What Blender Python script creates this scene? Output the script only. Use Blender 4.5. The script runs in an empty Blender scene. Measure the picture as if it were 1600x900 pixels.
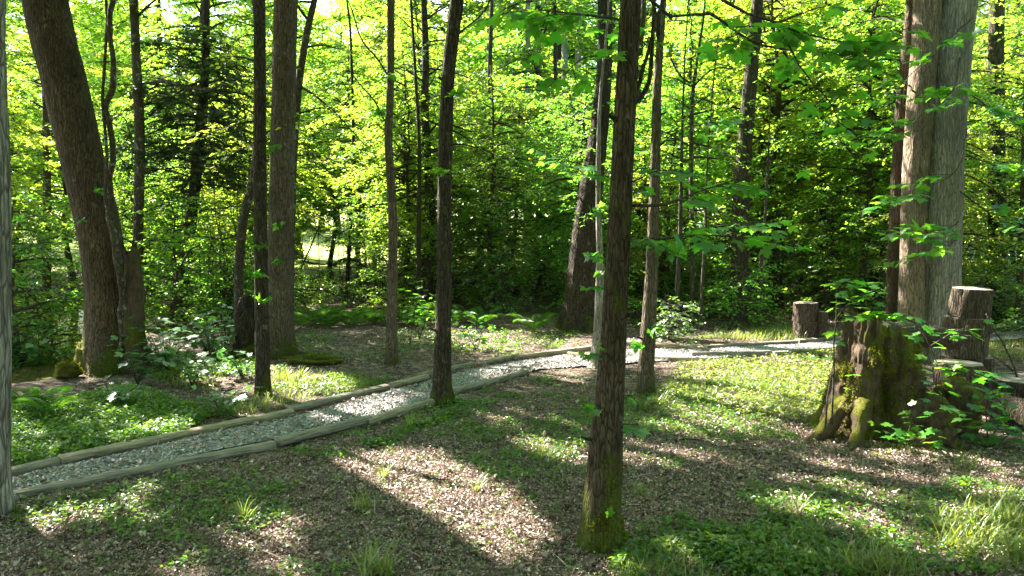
import bpy, math, random
import numpy as np
from mathutils import Vector, Matrix

# ------------------------------------------------------------------ camera, sky, sun, exposure
scene = bpy.context.scene
F, CAMH = 1150.0, 2.2                      # focal length in photo pixels (1600 wide), eye height in metres
PITCH = math.atan(100 / F)
cam_d = bpy.data.cameras.new('camera')
cam = bpy.data.objects.new('camera', cam_d)
scene.collection.objects.link(cam)
cam.location = (0, 0, CAMH)
cam.rotation_euler = (math.pi / 2 - PITCH, 0, 0)
cam_d.sensor_width = 36
cam_d.lens = 36 * F / 1600
cam_d.clip_end = 600
scene.camera = cam

SUN_AZ, SUN_EL = math.radians(-47), math.radians(40)     # azimuth clockwise from +Y
LS = np.array([math.sin(SUN_AZ) * math.cos(SUN_EL), math.cos(SUN_AZ) * math.cos(SUN_EL), math.sin(SUN_EL)])
world = bpy.data.worlds.new('World')
scene.world = world
world.use_nodes = True
wn, wl = world.node_tree.nodes, world.node_tree.links
wn.clear()
sky = wn.new('ShaderNodeTexSky'); sky.sky_type = 'NISHITA'; sky.sun_disc = False
sky.sun_elevation = SUN_EL; sky.sun_rotation = SUN_AZ
bgn = wn.new('ShaderNodeBackground'); bgn.inputs['Strength'].default_value = 0.10
wo = wn.new('ShaderNodeOutputWorld')
wl.new(sky.outputs[0], bgn.inputs[0]); wl.new(bgn.outputs[0], wo.inputs[0])
sd = bpy.data.lights.new('sun', 'SUN'); sd.energy = 5.0; sd.angle = math.radians(0.53); sd.color = (1.0, 0.94, 0.84)
sun = bpy.data.objects.new('sun', sd); scene.collection.objects.link(sun)
sun.rotation_euler = Vector(LS).to_track_quat('Z', 'Y').to_euler()
sun.location = (-20, 20, 30)

vs = scene.view_settings
vs.view_transform = 'Standard'; vs.look = 'None'; vs.gamma = 1.0; vs.use_curve_mapping = False
vs.exposure = 3.3
cy = scene.cycles
cy.use_denoising = True
try:
    cy.denoiser = 'OPENIMAGEDENOISE'; cy.denoising_input_passes = 'RGB_ALBEDO_NORMAL'; cy.denoising_prefilter = 'ACCURATE'
except Exception:
    pass
cy.max_bounces = 5; cy.diffuse_bounces = 4; cy.glossy_bounces = 1; cy.transmission_bounces = 4; cy.transparent_max_bounces = 4
cy.sample_clamp_indirect = 4.0
cy.caustics_reflective = False; cy.caustics_refractive = False
cy.use_adaptive_sampling = False

rng = np.random.default_rng(7)
random.seed(7)
C = scene.collection

# ------------------------------------------------------------------ pixel <-> place
CP, SP = math.cos(PITCH), math.sin(PITCH)
def ray(px, py):
    a, b = (px - 800) / F, -(py - 450) / F
    return np.array([a, CP + SP * b, -SP + CP * b])
def at(px, py, Y):
    d = ray(px, py); t = Y / d[1]
    return np.array([d[0] * t, Y, CAMH + d[2] * t])
def gp(px, py, z=0.0):
    d = ray(px, py); t = (z - CAMH) / d[2]
    return np.array([d[0] * t, d[1] * t, z])
def topx(p):                               # world points -> photo pixels
    p = np.atleast_2d(p); q = p - np.array([0, 0, CAMH])
    f = q[:, 1] * CP - q[:, 2] * SP; u = q[:, 1] * SP + q[:, 2] * CP
    f = np.where(f < .05, .05, f)
    return np.stack([800 + F * q[:, 0] / f, 450 - F * u / f], 1)
def inpoly(pts, poly):
    x, y = pts[:, 0], pts[:, 1]; c = np.zeros(len(pts), bool); n = len(poly)
    for i in range(n):
        x1, y1 = poly[i]; x2, y2 = poly[i - 1]
        m = (y1 > y) != (y2 > y)
        c ^= m & (x < (x2 - x1) * (y - y1) / ((y2 - y1) if y2 != y1 else 1e-9) + x1)
    return c

# ------------------------------------------------------------------ numpy noise
def _hash(ix, iy, iz, s):
    n = (ix * 374761393 + iy * 668265263 + iz * 2147483647 + s * 144269) & 0xffffffff
    n = ((n ^ (n >> 13)) * 1274126177) & 0xffffffff
    n = ((n ^ (n >> 15)) * 2246822519) & 0xffffffff
    return ((n ^ (n >> 16)) & 0xffffff) / float(0xffffff) * 2 - 1
def vnoise(p, s=0):
    p = np.asarray(p, float); i = np.floor(p).astype(np.int64); f = p - i; f = f * f * (3 - 2 * f)
    out = 0
    for dx in (0, 1):
        for dy in (0, 1):
            for dz in (0, 1):
                w = (f[:, 0] if dx else 1 - f[:, 0]) * (f[:, 1] if dy else 1 - f[:, 1]) * (f[:, 2] if dz else 1 - f[:, 2])
                out = out + w * _hash(i[:, 0] + dx, i[:, 1] + dy, i[:, 2] + dz, s)
    return out
def fbm(p, s=0, o=3):
    p = np.asarray(p, float); a, t = 1.0, 0
    for k in range(o):
        t = t + a * vnoise(p * 2 ** k + 17.3 * k, s + k); a *= .5
    return t
def n2(x, y, sc, s=0, o=2):
    return fbm(np.stack([x * sc, y * sc, np.zeros_like(x)], 1), s, o)

# ------------------------------------------------------------------ terrain height
CREEK = np.array([(-20, 10.0), (-11, 10.3), (-7.7, 10.6), (-7.3, 11.3), (-8.4, 13.4), (-10.5, 17), (-13, 22)])
def dist_poly(x, y, P):
    d = np.full(x.shape, 1e9)
    for a, b in zip(P[:-1], P[1:]):
        ab = b - a; t = np.clip(((x - a[0]) * ab[0] + (y - a[1]) * ab[1]) / (ab @ ab), 0, 1)
        d = np.minimum(d, np.hypot(x - a[0] - t * ab[0], y - a[1] - t * ab[1]))
    return d
def sstep(a, b, v):
    t = np.clip((v - a) / (b - a), 0, 1); return t * t * (3 - 2 * t)
def H(x, y):
    x = np.atleast_1d(np.asarray(x, float)); y = np.atleast_1d(np.asarray(y, float))
    h = .03 * np.sin(.9 * x + 1.3) * np.sin(.8 * y + .4) + .015 * np.sin(2.1 * x + y) * np.sin(1.7 * y - .6 * x)
    d = dist_poly(x, y, CREEK)
    h = h - .6 * (1 - sstep(.62, 1.2, d))
    h = h + .035 * np.clip(y - 27, 0, 80) + .02 * np.clip(np.abs(x) - 14, 0, 30)
    return h
def Hz(x, y): return float(H(x, y)[0])

# ------------------------------------------------------------------ objects
def mesh_np(name, V, faces, smooth=True):
    me = bpy.data.meshes.new(name)
    V = np.ascontiguousarray(V, np.float32)
    if not isinstance(faces, (list, tuple)): faces = [faces]
    faces = [np.asarray(f, np.int32) for f in faces if len(f)]
    me.vertices.add(len(V)); me.vertices.foreach_set('co', V.ravel())
    nl = sum(f.size for f in faces); npoly = sum(len(f) for f in faces)
    me.loops.add(nl); me.polygons.add(npoly)
    me.loops.foreach_set('vertex_index', np.concatenate([f.ravel() for f in faces]))
    tot = np.concatenate([np.full(len(f), f.shape[1], np.int32) for f in faces])
    st = np.concatenate([[0], np.cumsum(tot)[:-1]]).astype(np.int32)
    me.polygons.foreach_set('loop_start', st)
    me.polygons.foreach_set('use_smooth', np.full(npoly, smooth, bool))
    me.update(calc_edges=True)
    return me
def tag(o, label=None, cat=None, group=None, kind=None):
    for k, v in (('label', label), ('category', cat), ('group', group), ('kind', kind)):
        if v: o[k] = v
    return o
def thing(name, label, cat, loc=(0, 0, 0), group=None):
    o = bpy.data.objects.new(name, None); C.objects.link(o); o.location = loc
    o.empty_display_size = .2
    return tag(o, label, cat, group)
def obj(name, me, mat=None, parent=None, loc=None):
    o = bpy.data.objects.new(name, me); C.objects.link(o)
    if mat is not None and len(me.materials) == 0: me.materials.append(mat)
    if parent is not None: o.parent = parent
    if loc is not None: o.location = loc
    return o
def copy_tree(o, parent=None):
    c = o.copy(); C.objects.link(c)
    if parent is not None: c.parent = parent
    for ch in o.children: copy_tree(ch, c)
    return c

# ------------------------------------------------------------------ materials
class N:
    def __init__(self, name):
        self.m = bpy.data.materials.new(name); self.m.use_nodes = True
        self.t = self.m.node_tree; self.t.nodes.clear()
    def n(self, typ, **kw):
        k = self.t.nodes.new(typ)
        ins = kw.pop('ins', {})
        for a, v in kw.items(): setattr(k, a, v)
        for a, v in ins.items(): self.set(k, a, v)
        return k
    def set(self, k, a, v):
        s = k.inputs[a]
        if isinstance(v, bpy.types.NodeSocket): self.t.links.new(v, s)
        elif isinstance(v, (tuple, list)) and len(v) == 3 and s.type == 'RGBA': s.default_value = (*v, 1)
        else: s.default_value = v
    def coord(self, scale=(1, 1, 1), out='Object', loc=(0, 0, 0)):
        tc = self.n('ShaderNodeTexCoord')
        return self.n('ShaderNodeMapping', ins={'Vector': tc.outputs[out], 'Scale': scale, 'Location': loc}).outputs[0]
    def noise(self, vec, scale, detail=4, rough=.6, out=0):
        return self.n('ShaderNodeTexNoise', ins={'Vector': vec, 'Scale': scale, 'Detail': detail, 'Roughness': rough}).outputs[out]
    def vor(self, vec, scale, feature='F1', out=0):
        return self.n('ShaderNodeTexVoronoi', feature=feature, ins={'Vector': vec, 'Scale': scale}).outputs[out]
    def ramp(self, fac, stops, interp='LINEAR'):
        r = self.n('ShaderNodeValToRGB', ins={'Fac': fac}); e = r.color_ramp.elements
        r.color_ramp.interpolation = interp
        while len(e) < len(stops): e.new(.5)
        for q, (p, c) in zip(e, stops):
            q.position = p; q.color = (*c, 1) if len(c) == 3 else c
        return r.outputs[0]
    def mix(self, fac, a, b, mode='MIX'):
        k = self.n('ShaderNodeMix', data_type='RGBA', blend_type=mode)
        for i, v in ((0, fac), (6, a), (7, b)):
            s = k.inputs[i]
            if isinstance(v, bpy.types.NodeSocket): self.t.links.new(v, s)
            else: s.default_value = (*v, 1) if isinstance(v, (tuple, list)) else v
        return k.outputs[2]
    def math(self, op, a, b=0.0, clamp=False):
        k = self.n('ShaderNodeMath', operation=op, use_clamp=clamp); self.set(k, 0, a); self.set(k, 1, b); return k.outputs[0]
    def map(self, v, a, b, c=0.0, d=1.0):
        return self.n('ShaderNodeMapRange', ins={'Value': v, 'From Min': a, 'From Max': b, 'To Min': c, 'To Max': d}).outputs[0]
    def bump(self, h, strength=.5, dist=.02, normal=None):
        ins = {'Height': h, 'Strength': strength, 'Distance': dist}
        if normal: ins['Normal'] = normal
        return self.n('ShaderNodeBump', ins=ins).outputs[0]
    def out(self, sh):
        o = self.n('ShaderNodeOutputMaterial'); self.t.links.new(sh, o.inputs[0]); return self.m
    def princ(self, color, rough=.8, normal=None, spec=.3):
        ins = {'Base Color': color, 'Roughness': rough, 'Specular IOR Level': spec}
        if normal is not None: ins['Normal'] = normal
        return self.out(self.n('ShaderNodeBsdfPrincipled', ins=ins).outputs[0])

def leaf_mat(name, refl, trans, var=.35, hue=.03, gloss=.05, tr=.5, rough=.4, ovar=1.0):
    m = N(name)
    isl = m.n('ShaderNodeNewGeometry').outputs['Random Per Island']
    r2 = m.math('FRACT', m.math('MULTIPLY', isl, 37.7))
    ob = m.n('ShaderNodeObjectInfo').outputs['Random']; ob2 = m.math('FRACT', m.math('MULTIPLY', ob, 53.3))
    val = m.math('MULTIPLY', m.map(isl, 0, 1, 1 - var, 1 + var), m.map(ob, 0, 1, 1 - .28 * ovar, 1 + .22 * ovar))
    hu = m.math('ADD', m.map(r2, 0, 1, .5 - hue, .5 + hue * .7), m.map(ob2, 0, 1, -.022 * ovar, .022 * ovar))
    def hsv(c): return m.n('ShaderNodeHueSaturation', ins={'Color': c, 'Hue': hu, 'Value': val, 'Saturation': 1.0}).outputs[0]
    d = m.n('ShaderNodeBsdfDiffuse', ins={'Color': hsv(refl)}).outputs[0]
    t = m.n('ShaderNodeBsdfTranslucent', ins={'Color': hsv(trans)}).outputs[0]
    s = m.n('ShaderNodeMixShader', ins={0: tr, 1: d, 2: t}).outputs[0]
    if gloss:
        g = m.n('ShaderNodeBsdfAnisotropic', ins={'Color': (.9, .95, .9), 'Roughness': rough}).outputs[0]
        s = m.n('ShaderNodeMixShader', ins={0: gloss, 1: s, 2: g}).outputs[0]
    return m.out(s)

def bark_mat(name, dark, light, scale=30, zs=.22, bump=1.0, lichen=0.0, moss=0.0, moss_h=.5, lich_col=(.42, .44, .38)):
    m = N(name)
    v = m.coord((1, 1, zs))
    w = m.noise(v, scale * .35, 3)
    vv = m.n('ShaderNodeVectorMath', operation='ADD', ins={0: v, 1: m.n('ShaderNodeVectorMath', operation='SCALE', ins={0: m.noise(v, scale * .4, 2, out=1), 'Scale': .04}).outputs[0]}).outputs[0]
    e = m.vor(vv, scale, 'DISTANCE_TO_EDGE')
    fine = m.noise(v, scale * 3, 5, .7)
    big = m.noise(m.coord((1, 1, .6)), 2.2, 4)
    mid = m.noise(m.coord((1, 1, zs * .8), loc=(2, 5, 1)), scale * 1.1, 4, .65)
    col = m.ramp(m.math('ADD', m.math('MULTIPLY', fine, .45), m.math('MULTIPLY', mid, .55)), [(.36, dark), (.64, light)])
    col = m.mix(m.map(big, .42, .68, 0, .6), col, dark)
    col = m.mix(m.map(e, .10, .02, 0, .75), col, (dark[0] * .5, dark[1] * .5, dark[2] * .5))  # fissures darkened: partly bark tone, partly shade put into the colour
    if lichen:
        s = m.noise(m.coord((1, 1, .7)), 9, 5, .7)
        col = m.mix(m.map(s, .66 - lichen * .16, .74 - lichen * .16, 0, .55), col, lich_col)
    if moss:
        z = m.n('ShaderNodeSeparateXYZ', ins={0: m.coord()}).outputs[2]
        f = m.math('SUBTRACT', m.math('ADD', m.noise(m.coord((1, 1, .5), loc=(3, 1, 7)), 5, 5, .65), m.map(z, 0, moss_h, moss * .45, moss * .1 - .1)), .58)
        mc = m.ramp(m.noise(m.coord(), 60, 3), [(.3, (.028, .04, .008)), (.75, (.13, .14, .022))])
        col = m.mix(m.map(f, 0, .12), col, mc)
    h = m.math('ADD', m.math('MULTIPLY', m.map(e, 0, .35), .7), m.math('MULTIPLY', fine, .5))
    return m.princ(col, .9, m.bump(h, 1.0 * bump, .035), .12)

M = {}
M['bark_grey'] = bark_mat('bark_grey', (.055, .042, .028), (.25, .198, .142), 34, .16, 1, moss=.35, lichen=.35, lich_col=(.31, .28, .22))
M['bark_pale'] = bark_mat('bark_pale', (.13, .112, .092), (.54, .485, .41), 42, .10, .9, lichen=.15)
M['bark_pale2'] = bark_mat('bark_pale2', (.10, .07, .048), (.46, .345, .245), 42, .12, .9, lichen=.3, lich_col=(.42, .34, .24))
M['bark_dark'] = bark_mat('bark_dark', (.026, .020, .014), (.125, .098, .07), 32, .2, 1.2, moss=.5, lichen=.42, lich_col=(.22, .21, .165))
M['bark_brown'] = bark_mat('bark_brown', (.036, .026, .016), (.19, .138, .09), 36, .14, 1.0, moss=.5, lichen=.3, moss_h=.7, lich_col=(.27, .22, .16))
M['bark_mossy'] = bark_mat('bark_mossy', (.026, .019, .011), (.165, .124, .08), 40, .16, 1.0, moss=.85, moss_h=.9, lichen=.3, lich_col=(.22, .2, .15))
M['bark_lichen'] = bark_mat('bark_lichen', (.04, .032, .022), (.16, .13, .095), 30, .4, .8, lichen=.55, moss=.3)
M['bark_far'] = bark_mat('bark_far', (.03, .025, .017), (.12, .10, .073), 18, .25, .6, lichen=.2)
M['bark_farpale'] = bark_mat('bark_farpale', (.2, .18, .15), (.5, .47, .42), 16, .25, .5)
M['bark_furrow'] = bark_mat('bark_furrow', (.10, .086, .07), (.55, .51, .45), 24, .13, 1.3, moss=.3, moss_h=.3)
M['twig'] = bark_mat('twig', (.04, .032, .024), (.12, .1, .075), 40, .3, .5)
M['deadwood'] = bark_mat('deadwood', (.05, .036, .026), (.24, .185, .135), 40, .14, 1.2, lichen=.1)

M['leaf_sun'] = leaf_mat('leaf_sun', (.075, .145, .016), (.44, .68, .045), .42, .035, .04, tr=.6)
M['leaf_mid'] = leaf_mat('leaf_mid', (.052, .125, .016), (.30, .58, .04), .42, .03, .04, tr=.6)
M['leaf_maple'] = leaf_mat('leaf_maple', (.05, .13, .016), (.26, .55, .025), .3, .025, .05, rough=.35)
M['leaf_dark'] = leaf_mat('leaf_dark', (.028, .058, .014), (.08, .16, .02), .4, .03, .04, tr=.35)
M['leaf_shrub'] = leaf_mat('leaf_shrub', (.06, .13, .022), (.28, .50, .035), .4, .03, .10, rough=.3)
M['leaf_shiny'] = leaf_mat('leaf_shiny', (.06, .13, .03), (.16, .34, .04), .3, .025, .14, tr=.42, rough=.32)
M['fern'] = leaf_mat('fern', (.035, .10, .012), (.11, .28, .015), .25, .02, .03, ovar=.25)
M['sprout'] = leaf_mat('sprout', (.06, .13, .015), (.20, .38, .02), .4, .03, .04, ovar=.25)
M['grass'] = leaf_mat('grass', (.115, .155, .03), (.30, .38, .05), .4, .04, .05, ovar=.25)
M['grass_dry'] = leaf_mat('grass_dry', (.34, .30, .16), (.34, .32, .14), .3, .02, .03)

def litter_mat():
    m = N('leaf_litter')
    isl = m.n('ShaderNodeNewGeometry').outputs['Random Per Island']
    col = m.ramp(isl, [(0, (.04, .025, .018)), (.28, (.11, .062, .040)), (.56, (.20, .12, .085)), (.78, (.32, .21, .165)), (.91, (.50, .36, .30)), (.95, (.22, .085, .03)), (1, (.14, .05, .02))])
    d = m.n('ShaderNodeBsdfDiffuse', ins={'Color': col}).outputs[0]
    t = m.n('ShaderNodeBsdfTranslucent', ins={'Color': col}).outputs[0]
    s = m.n('ShaderNodeMixShader', ins={0: .2, 1: d, 2: t}).outputs[0]
    g = m.n('ShaderNodeBsdfAnisotropic', ins={'Color': (1, .93, .92), 'Roughness': .5}).outputs[0]
    return m.out(m.n('ShaderNodeMixShader', ins={0: .12, 1: s, 2: g}).outputs[0])
M['litter'] = litter_mat()

def ground_mat():
    m = N('forest_floor')
    v = m.coord()
    cells = m.n('ShaderNodeTexVoronoi', ins={'Vector': v, 'Scale': 17}); c1 = cells.outputs['Color']
    cells2 = m.n('ShaderNodeTexVoronoi', ins={'Vector': v, 'Scale': 33})
    sepr = m.n('ShaderNodeSeparateColor', ins={0: c1}).outputs[0]
    col = m.ramp(sepr, [(0, (.035, .025, .018)), (.35, (.085, .058, .042)), (.7, (.16, .115, .09)), (1, (.24, .18, .15))])
    col = m.mix(m.map(m.noise(v, 1.3, 5), .4, .65, 0, .55), col, (.05, .036, .026))
    gm = m.map(m.noise(v, .7, 6, .65), .54, .64, 0, .6)
    gcol = m.ramp(m.noise(v, 45, 4, .7), [(.3, (.02, .03, .008)), (.7, (.075, .10, .02))])
    col = m.mix(gm, col, gcol)
    # lawn of the clearing beyond the wood
    sx = m.n('ShaderNodeSeparateXYZ', ins={0: v})
    yy = m.math('ADD', sx.outputs[1], m.math('MULTIPLY', m.noise(v, .25, 3), 6))
    lawn = m.map(yy, 33, 37)
    lcol = m.ramp(m.noise(v, 3, 6, .7), [(.3, (.20, .24, .05)), (.7, (.36, .38, .10))])
    col = m.mix(lawn, col, lcol)
    h = m.math('ADD', m.math('ADD', m.math('MULTIPLY', cells.outputs[0], 1.0), m.math('MULTIPLY', cells2.outputs[0], .6)), m.noise(v, 60, 4))
    return m.princ(col, .95, m.bump(h, .9, .03), .15)
M['ground'] = ground_mat()

def gravel_mat(name, isl=True):
    m = N(name)
    if isl:
        r = m.n('ShaderNodeNewGeometry').outputs['Random Per Island']
        col = m.ramp(r, [(0, (.085, .078, .078)), (.4, (.20, .19, .19)), (.8, (.36, .335, .33)), (1, (.56, .53, .52))])
        return m.princ(col, .85, None, .3)
    v = m.coord()
    c = m.n('ShaderNodeTexVoronoi', ins={'Vector': v, 'Scale': 42})
    s = m.n('ShaderNodeSeparateColor', ins={0: c.outputs['Color']}).outputs[0]
    col = m.ramp(s, [(0, (.12, .12, .125)), (.5, (.28, .285, .29)), (1, (.5, .5, .49))])
    return m.princ(col, .9, m.bump(c.outputs[0], 1, .02), .2)
M['gravel'] = gravel_mat('gravel_stone'); M['gravel_bed'] = gravel_mat('gravel_bed', False)

def timber_mat(name, a, b, green=.3):
    m = N(name)
    g = m.noise(m.coord((.8, 14, 14)), 5, 6, .7)
    col = m.ramp(g, [(.38, (a[0] * .75, a[1] * .75, a[2] * .75)), (.62, b)])
    big = m.noise(m.coord((1, 3, 3), loc=(0, 2, 0)), 2.2, 4)
    col = m.mix(m.map(big, .45, .7, 0, .6), col, (a[0] * .7, a[1] * .72, a[2] * .7))
    col = m.mix(m.map(m.noise(m.coord(loc=(5, 0, 0)), 1.7, 5), .5, .62, 0, green), col, (.115, .135, .085))
    knot = m.vor(m.coord((1.6, 3.2, 3.2)), 1.7)
    col = m.mix(m.map(knot, .10, .05), col, (.035, .026, .02))
    return m.princ(col, .9, m.bump(g, 1.0, .014), .15)
M['timber'] = timber_mat('weathered_timber', (.12, .10, .08), (.34, .295, .24), .22)
M['timber_tan'] = timber_mat('tan_timber', (.17, .135, .095), (.44, .36, .265), .1)
M['timber_fresh'] = timber_mat('fresh_timber', (.42, .25, .08), (.62, .42, .17), 0)
def cut_mat():
    m = N('cut_wood')
    v = m.coord((1, 1, 1))
    r = m.n('ShaderNodeVectorMath', operation='LENGTH', ins={0: m.coord((1, 1, 0))}).outputs['Value']
    rings = m.math('SINE', m.math('MULTIPLY', m.math('ADD', r, m.math('MULTIPLY', m.noise(v, 5, 3), .04)), 260))
    col = m.ramp(m.math('ADD', m.math('MULTIPLY', rings, .12), m.noise(v, 14, 5, .7)), [(.25, (.12, .095, .075)), (.6, (.29, .24, .20)), (.85, (.42, .37, .32))])
    return m.princ(col, .9, m.bump(rings, .3, .004), .15)
M['cut'] = cut_mat()
def rotwood(name, a, b, moss, mossb=True):
    m = N(name)
    v = m.coord((1, 1, .22))
    f = m.noise(v, 38, 6, .75); k = m.noise(m.coord(), 6, 5, .7)
    col = m.ramp(m.math('ADD', m.math('MULTIPLY', f, .6), m.math('MULTIPLY', k, .4)), [(.32, a), (.66, b)])
    if moss:
        ms = m.noise(m.coord(loc=(1.5, 4, 2)), 3.2, 6, .62)
        nz = m.n('ShaderNodeSeparateXYZ', ins={0: m.n('ShaderNodeNewGeometry').outputs['Normal']}).outputs[2]
        fm = m.map(m.math('ADD', ms, m.math('MULTIPLY', nz, .10)), .62 - moss * .2, .68 - moss * .2)
        mc = m.ramp(m.noise(m.coord(), 75, 4), [(.3, (.03, .036, .006)), (.7, (.16, .155, .022))])
        col = m.mix(fm, col, mc)
    h = m.math('ADD', f, m.math('MULTIPLY', m.noise(m.coord(), 90, 3), .4))
    return m.princ(col, .95, m.bump(h, 1, .03), .1)
M['stump'] = rotwood('rotten_stump_wood', (.022, .015, .010), (.15, .108, .074), .46)
M['moss'] = rotwood('moss_cover', (.05, .045, .02), (.12, .11, .03), .9)
M['snag'] = rotwood('broken_snag_wood', (.03, .02, .012), (.24, .15, .085), 0)
def water_mat():
    m = N('creek_water')
    h = m.noise(m.coord((1, 2, 1)), 3, 3)
    b = m.n('ShaderNodeBsdfPrincipled', ins={'Base Color': (.075, .055, .022), 'Roughness': .06, 'Specular IOR Level': .5, 'Normal': m.bump(h, .25, .03)})
    return m.out(b.outputs[0])
M['water'] = water_mat()

# ------------------------------------------------------------------ geometry helpers
def smooth_path(P, step):
    P = np.asarray(P, float); n = len(P)
    if n == 2: Q = P
    E = np.vstack([2 * P[0] - P[1], P, 2 * P[-1] - P[-2]])
    out = []
    for i in range(1, n):
        p0, p1, p2, p3 = E[i - 1], E[i], E[i + 1], E[i + 2]
        k = max(2, int(np.linalg.norm((p2 - p1)[:3]) / step))
        t = np.linspace(0, 1, k, endpoint=False)[:, None]
        out.append(.5 * (2 * p1 + (p2 - p0) * t + (2 * p0 - 5 * p1 + 4 * p2 - p3) * t ** 2 + (3 * p1 - p0 - 3 * p2 + p3) * t ** 3))
    out.append(P[-1:]); return np.vstack(out)
def frames(P):
    T = np.gradient(P, axis=0); T /= np.linalg.norm(T, axis=1)[:, None] + 1e-12
    ref = np.array([0.0, 1, 0]) if abs(T[0, 1]) < .8 else np.array([1.0, 0, 0])
    U = np.zeros_like(T); u = ref
    for i in range(len(P)):
        u = u - T[i] * (u @ T[i]); u = u / (np.linalg.norm(u) + 1e-12); U[i] = u
    return T, U, np.cross(T, U)
def tube(P, R, sides=8, rmod=None, cap=True):
    """P (n,3), R (n,) ; rmod(theta (n,s), P) -> radius factor"""
    P = np.asarray(P, float); R = np.asarray(R, float); n = len(P)
    T, U, B = frames(P)
    th = np.linspace(0, 2 * np.pi, sides, endpoint=False)
    rr = R[:, None] * np.ones((1, sides))
    V = P[:, None, :] + rr[:, :, None] * (np.cos(th)[None, :, None] * U[:, None, :] + np.sin(th)[None, :, None] * B[:, None, :])
    if rmod is not None:
        f = rmod(np.broadcast_to(th, (n, sides)), V, P)
        V = P[:, None, :] + (V - P[:, None, :]) * f[:, :, None]
    V = V.reshape(-1, 3)
    i = np.arange(n - 1)[:, None] * sides; j = np.arange(sides)[None, :]; j2 = (j + 1) % sides
    Q = np.stack([i + j, i + j2, i + sides + j2, i + sides + j], -1).reshape(-1, 4)
    tris = np.zeros((0, 3), int)
    if cap:
        V = np.vstack([V, P[:1], P[-1:]]); a, b = len(V) - 2, len(V) - 1; jj = np.arange(sides)
        tris = np.vstack([np.stack([np.full(sides, a), (jj + 1) % sides, jj], 1), np.stack([np.full(sides, b), (n - 1) * sides + jj, (n - 1) * sides + (jj + 1) % sides], 1)])
    return V, Q, tris
class Bag:
    def __init__(s): s.V, s.Q, s.T, s.n = [], [], [], 0
    def add(s, V, Q=None, T=None):
        s.V.append(V)
        if Q is not None and len(Q): s.Q.append(np.asarray(Q) + s.n)
        if T is not None and len(T): s.T.append(np.asarray(T) + s.n)
        s.n += len(V)
    def mesh(s, name, loc=(0, 0, 0), smooth=True):
        V = np.vstack(s.V) - np.asarray(loc)
        fs = []
        if s.Q: fs.append(np.vstack(s.Q))
        if s.T: fs.append(np.vstack(s.T))
        return mesh_np(name, V, fs, smooth)

# leaf outlines: (verts, faces); x along the leaf, y across, z the upper side
LEAF2 = (np.array([(0, 0, 0), (.42, .30, .07), (1, 0, -.10), (.42, -.30, .07)]), np.array([(0, 2, 1), (0, 3, 2)]))
LEAF4 = (np.array([(0, 0, 0), (.30, .24, .05), (.68, .22, .02), (1, 0, -.12), (.68, -.22, .02), (.30, -.24, .05), (.45, 0, -.01)]),
         np.array([(0, 6, 1), (1, 6, 2), (2, 6, 3), (3, 6, 4), (4, 6, 5), (5, 6, 0)]))
def maple_leaf(seed=0, curl=.12):
    r = np.random.default_rng(seed)
    half = [(0.0, .0), (-.10, .14), (-.12, .34), (.04, .27), (.10, .56), (.20, .46), (.40, .66), (.43, .42), (.46, .20), (.60, .24), (.66, .30), (.74, .14), (1.0, .0)]
    up = [(x + r.normal() * .012, y + r.normal() * .012) for x, y in half]; up[0] = (0, 0); up[-1] = (1, 0)
    lo = [(x + r.normal() * .015, -y + r.normal() * .012) for x, y in half[1:-1]][::-1]
    o = np.array(up + lo)
    z = -curl * (np.hypot(o[:, 0] - .3, o[:, 1])) ** 2 * 1.6 + .25 * np.abs(o[:, 1]) * (.12 + .1 * r.random())
    V = np.column_stack([o, z]); V = np.vstack([V, [(.28, 0, -.01)]]); c = len(V) - 1; n = c
    Fc = np.array([(c, (i + 1) % n, i) for i in range(n)])
    return V, Fc
MAPLE = maple_leaf(1)
def leaves(pos, axis, nrm, size, leaf=LEAF2, wid=None):
    """one mesh's verts + tris out of many leaves"""
    a = axis / (np.linalg.norm(axis, axis=1)[:, None] + 1e-9)
    n = nrm - a * np.sum(nrm * a, 1)[:, None]; n /= np.linalg.norm(n, axis=1)[:, None] + 1e-9
    b = np.cross(n, a)
    lv, lf = leaf; s = size[:, None, None]
    w = 1.0 if wid is None else wid[:, None, None]
    V = pos[:, None, :] + s * (lv[None, :, 0:1] * a[:, None, :] + lv[None, :, 1:2] * w * b[:, None, :] + lv[None, :, 2:3] * n[:, None, :])
    Fc = (np.arange(len(pos))[:, None, None] * len(lv) + lf[None]).reshape(-1, 3)
    return V.reshape(-1, 3), Fc
def rvec(n, r=None):
    v = (r or rng).normal(size=(n, 3)); return v / np.linalg.norm(v, axis=1)[:, None]

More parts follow.
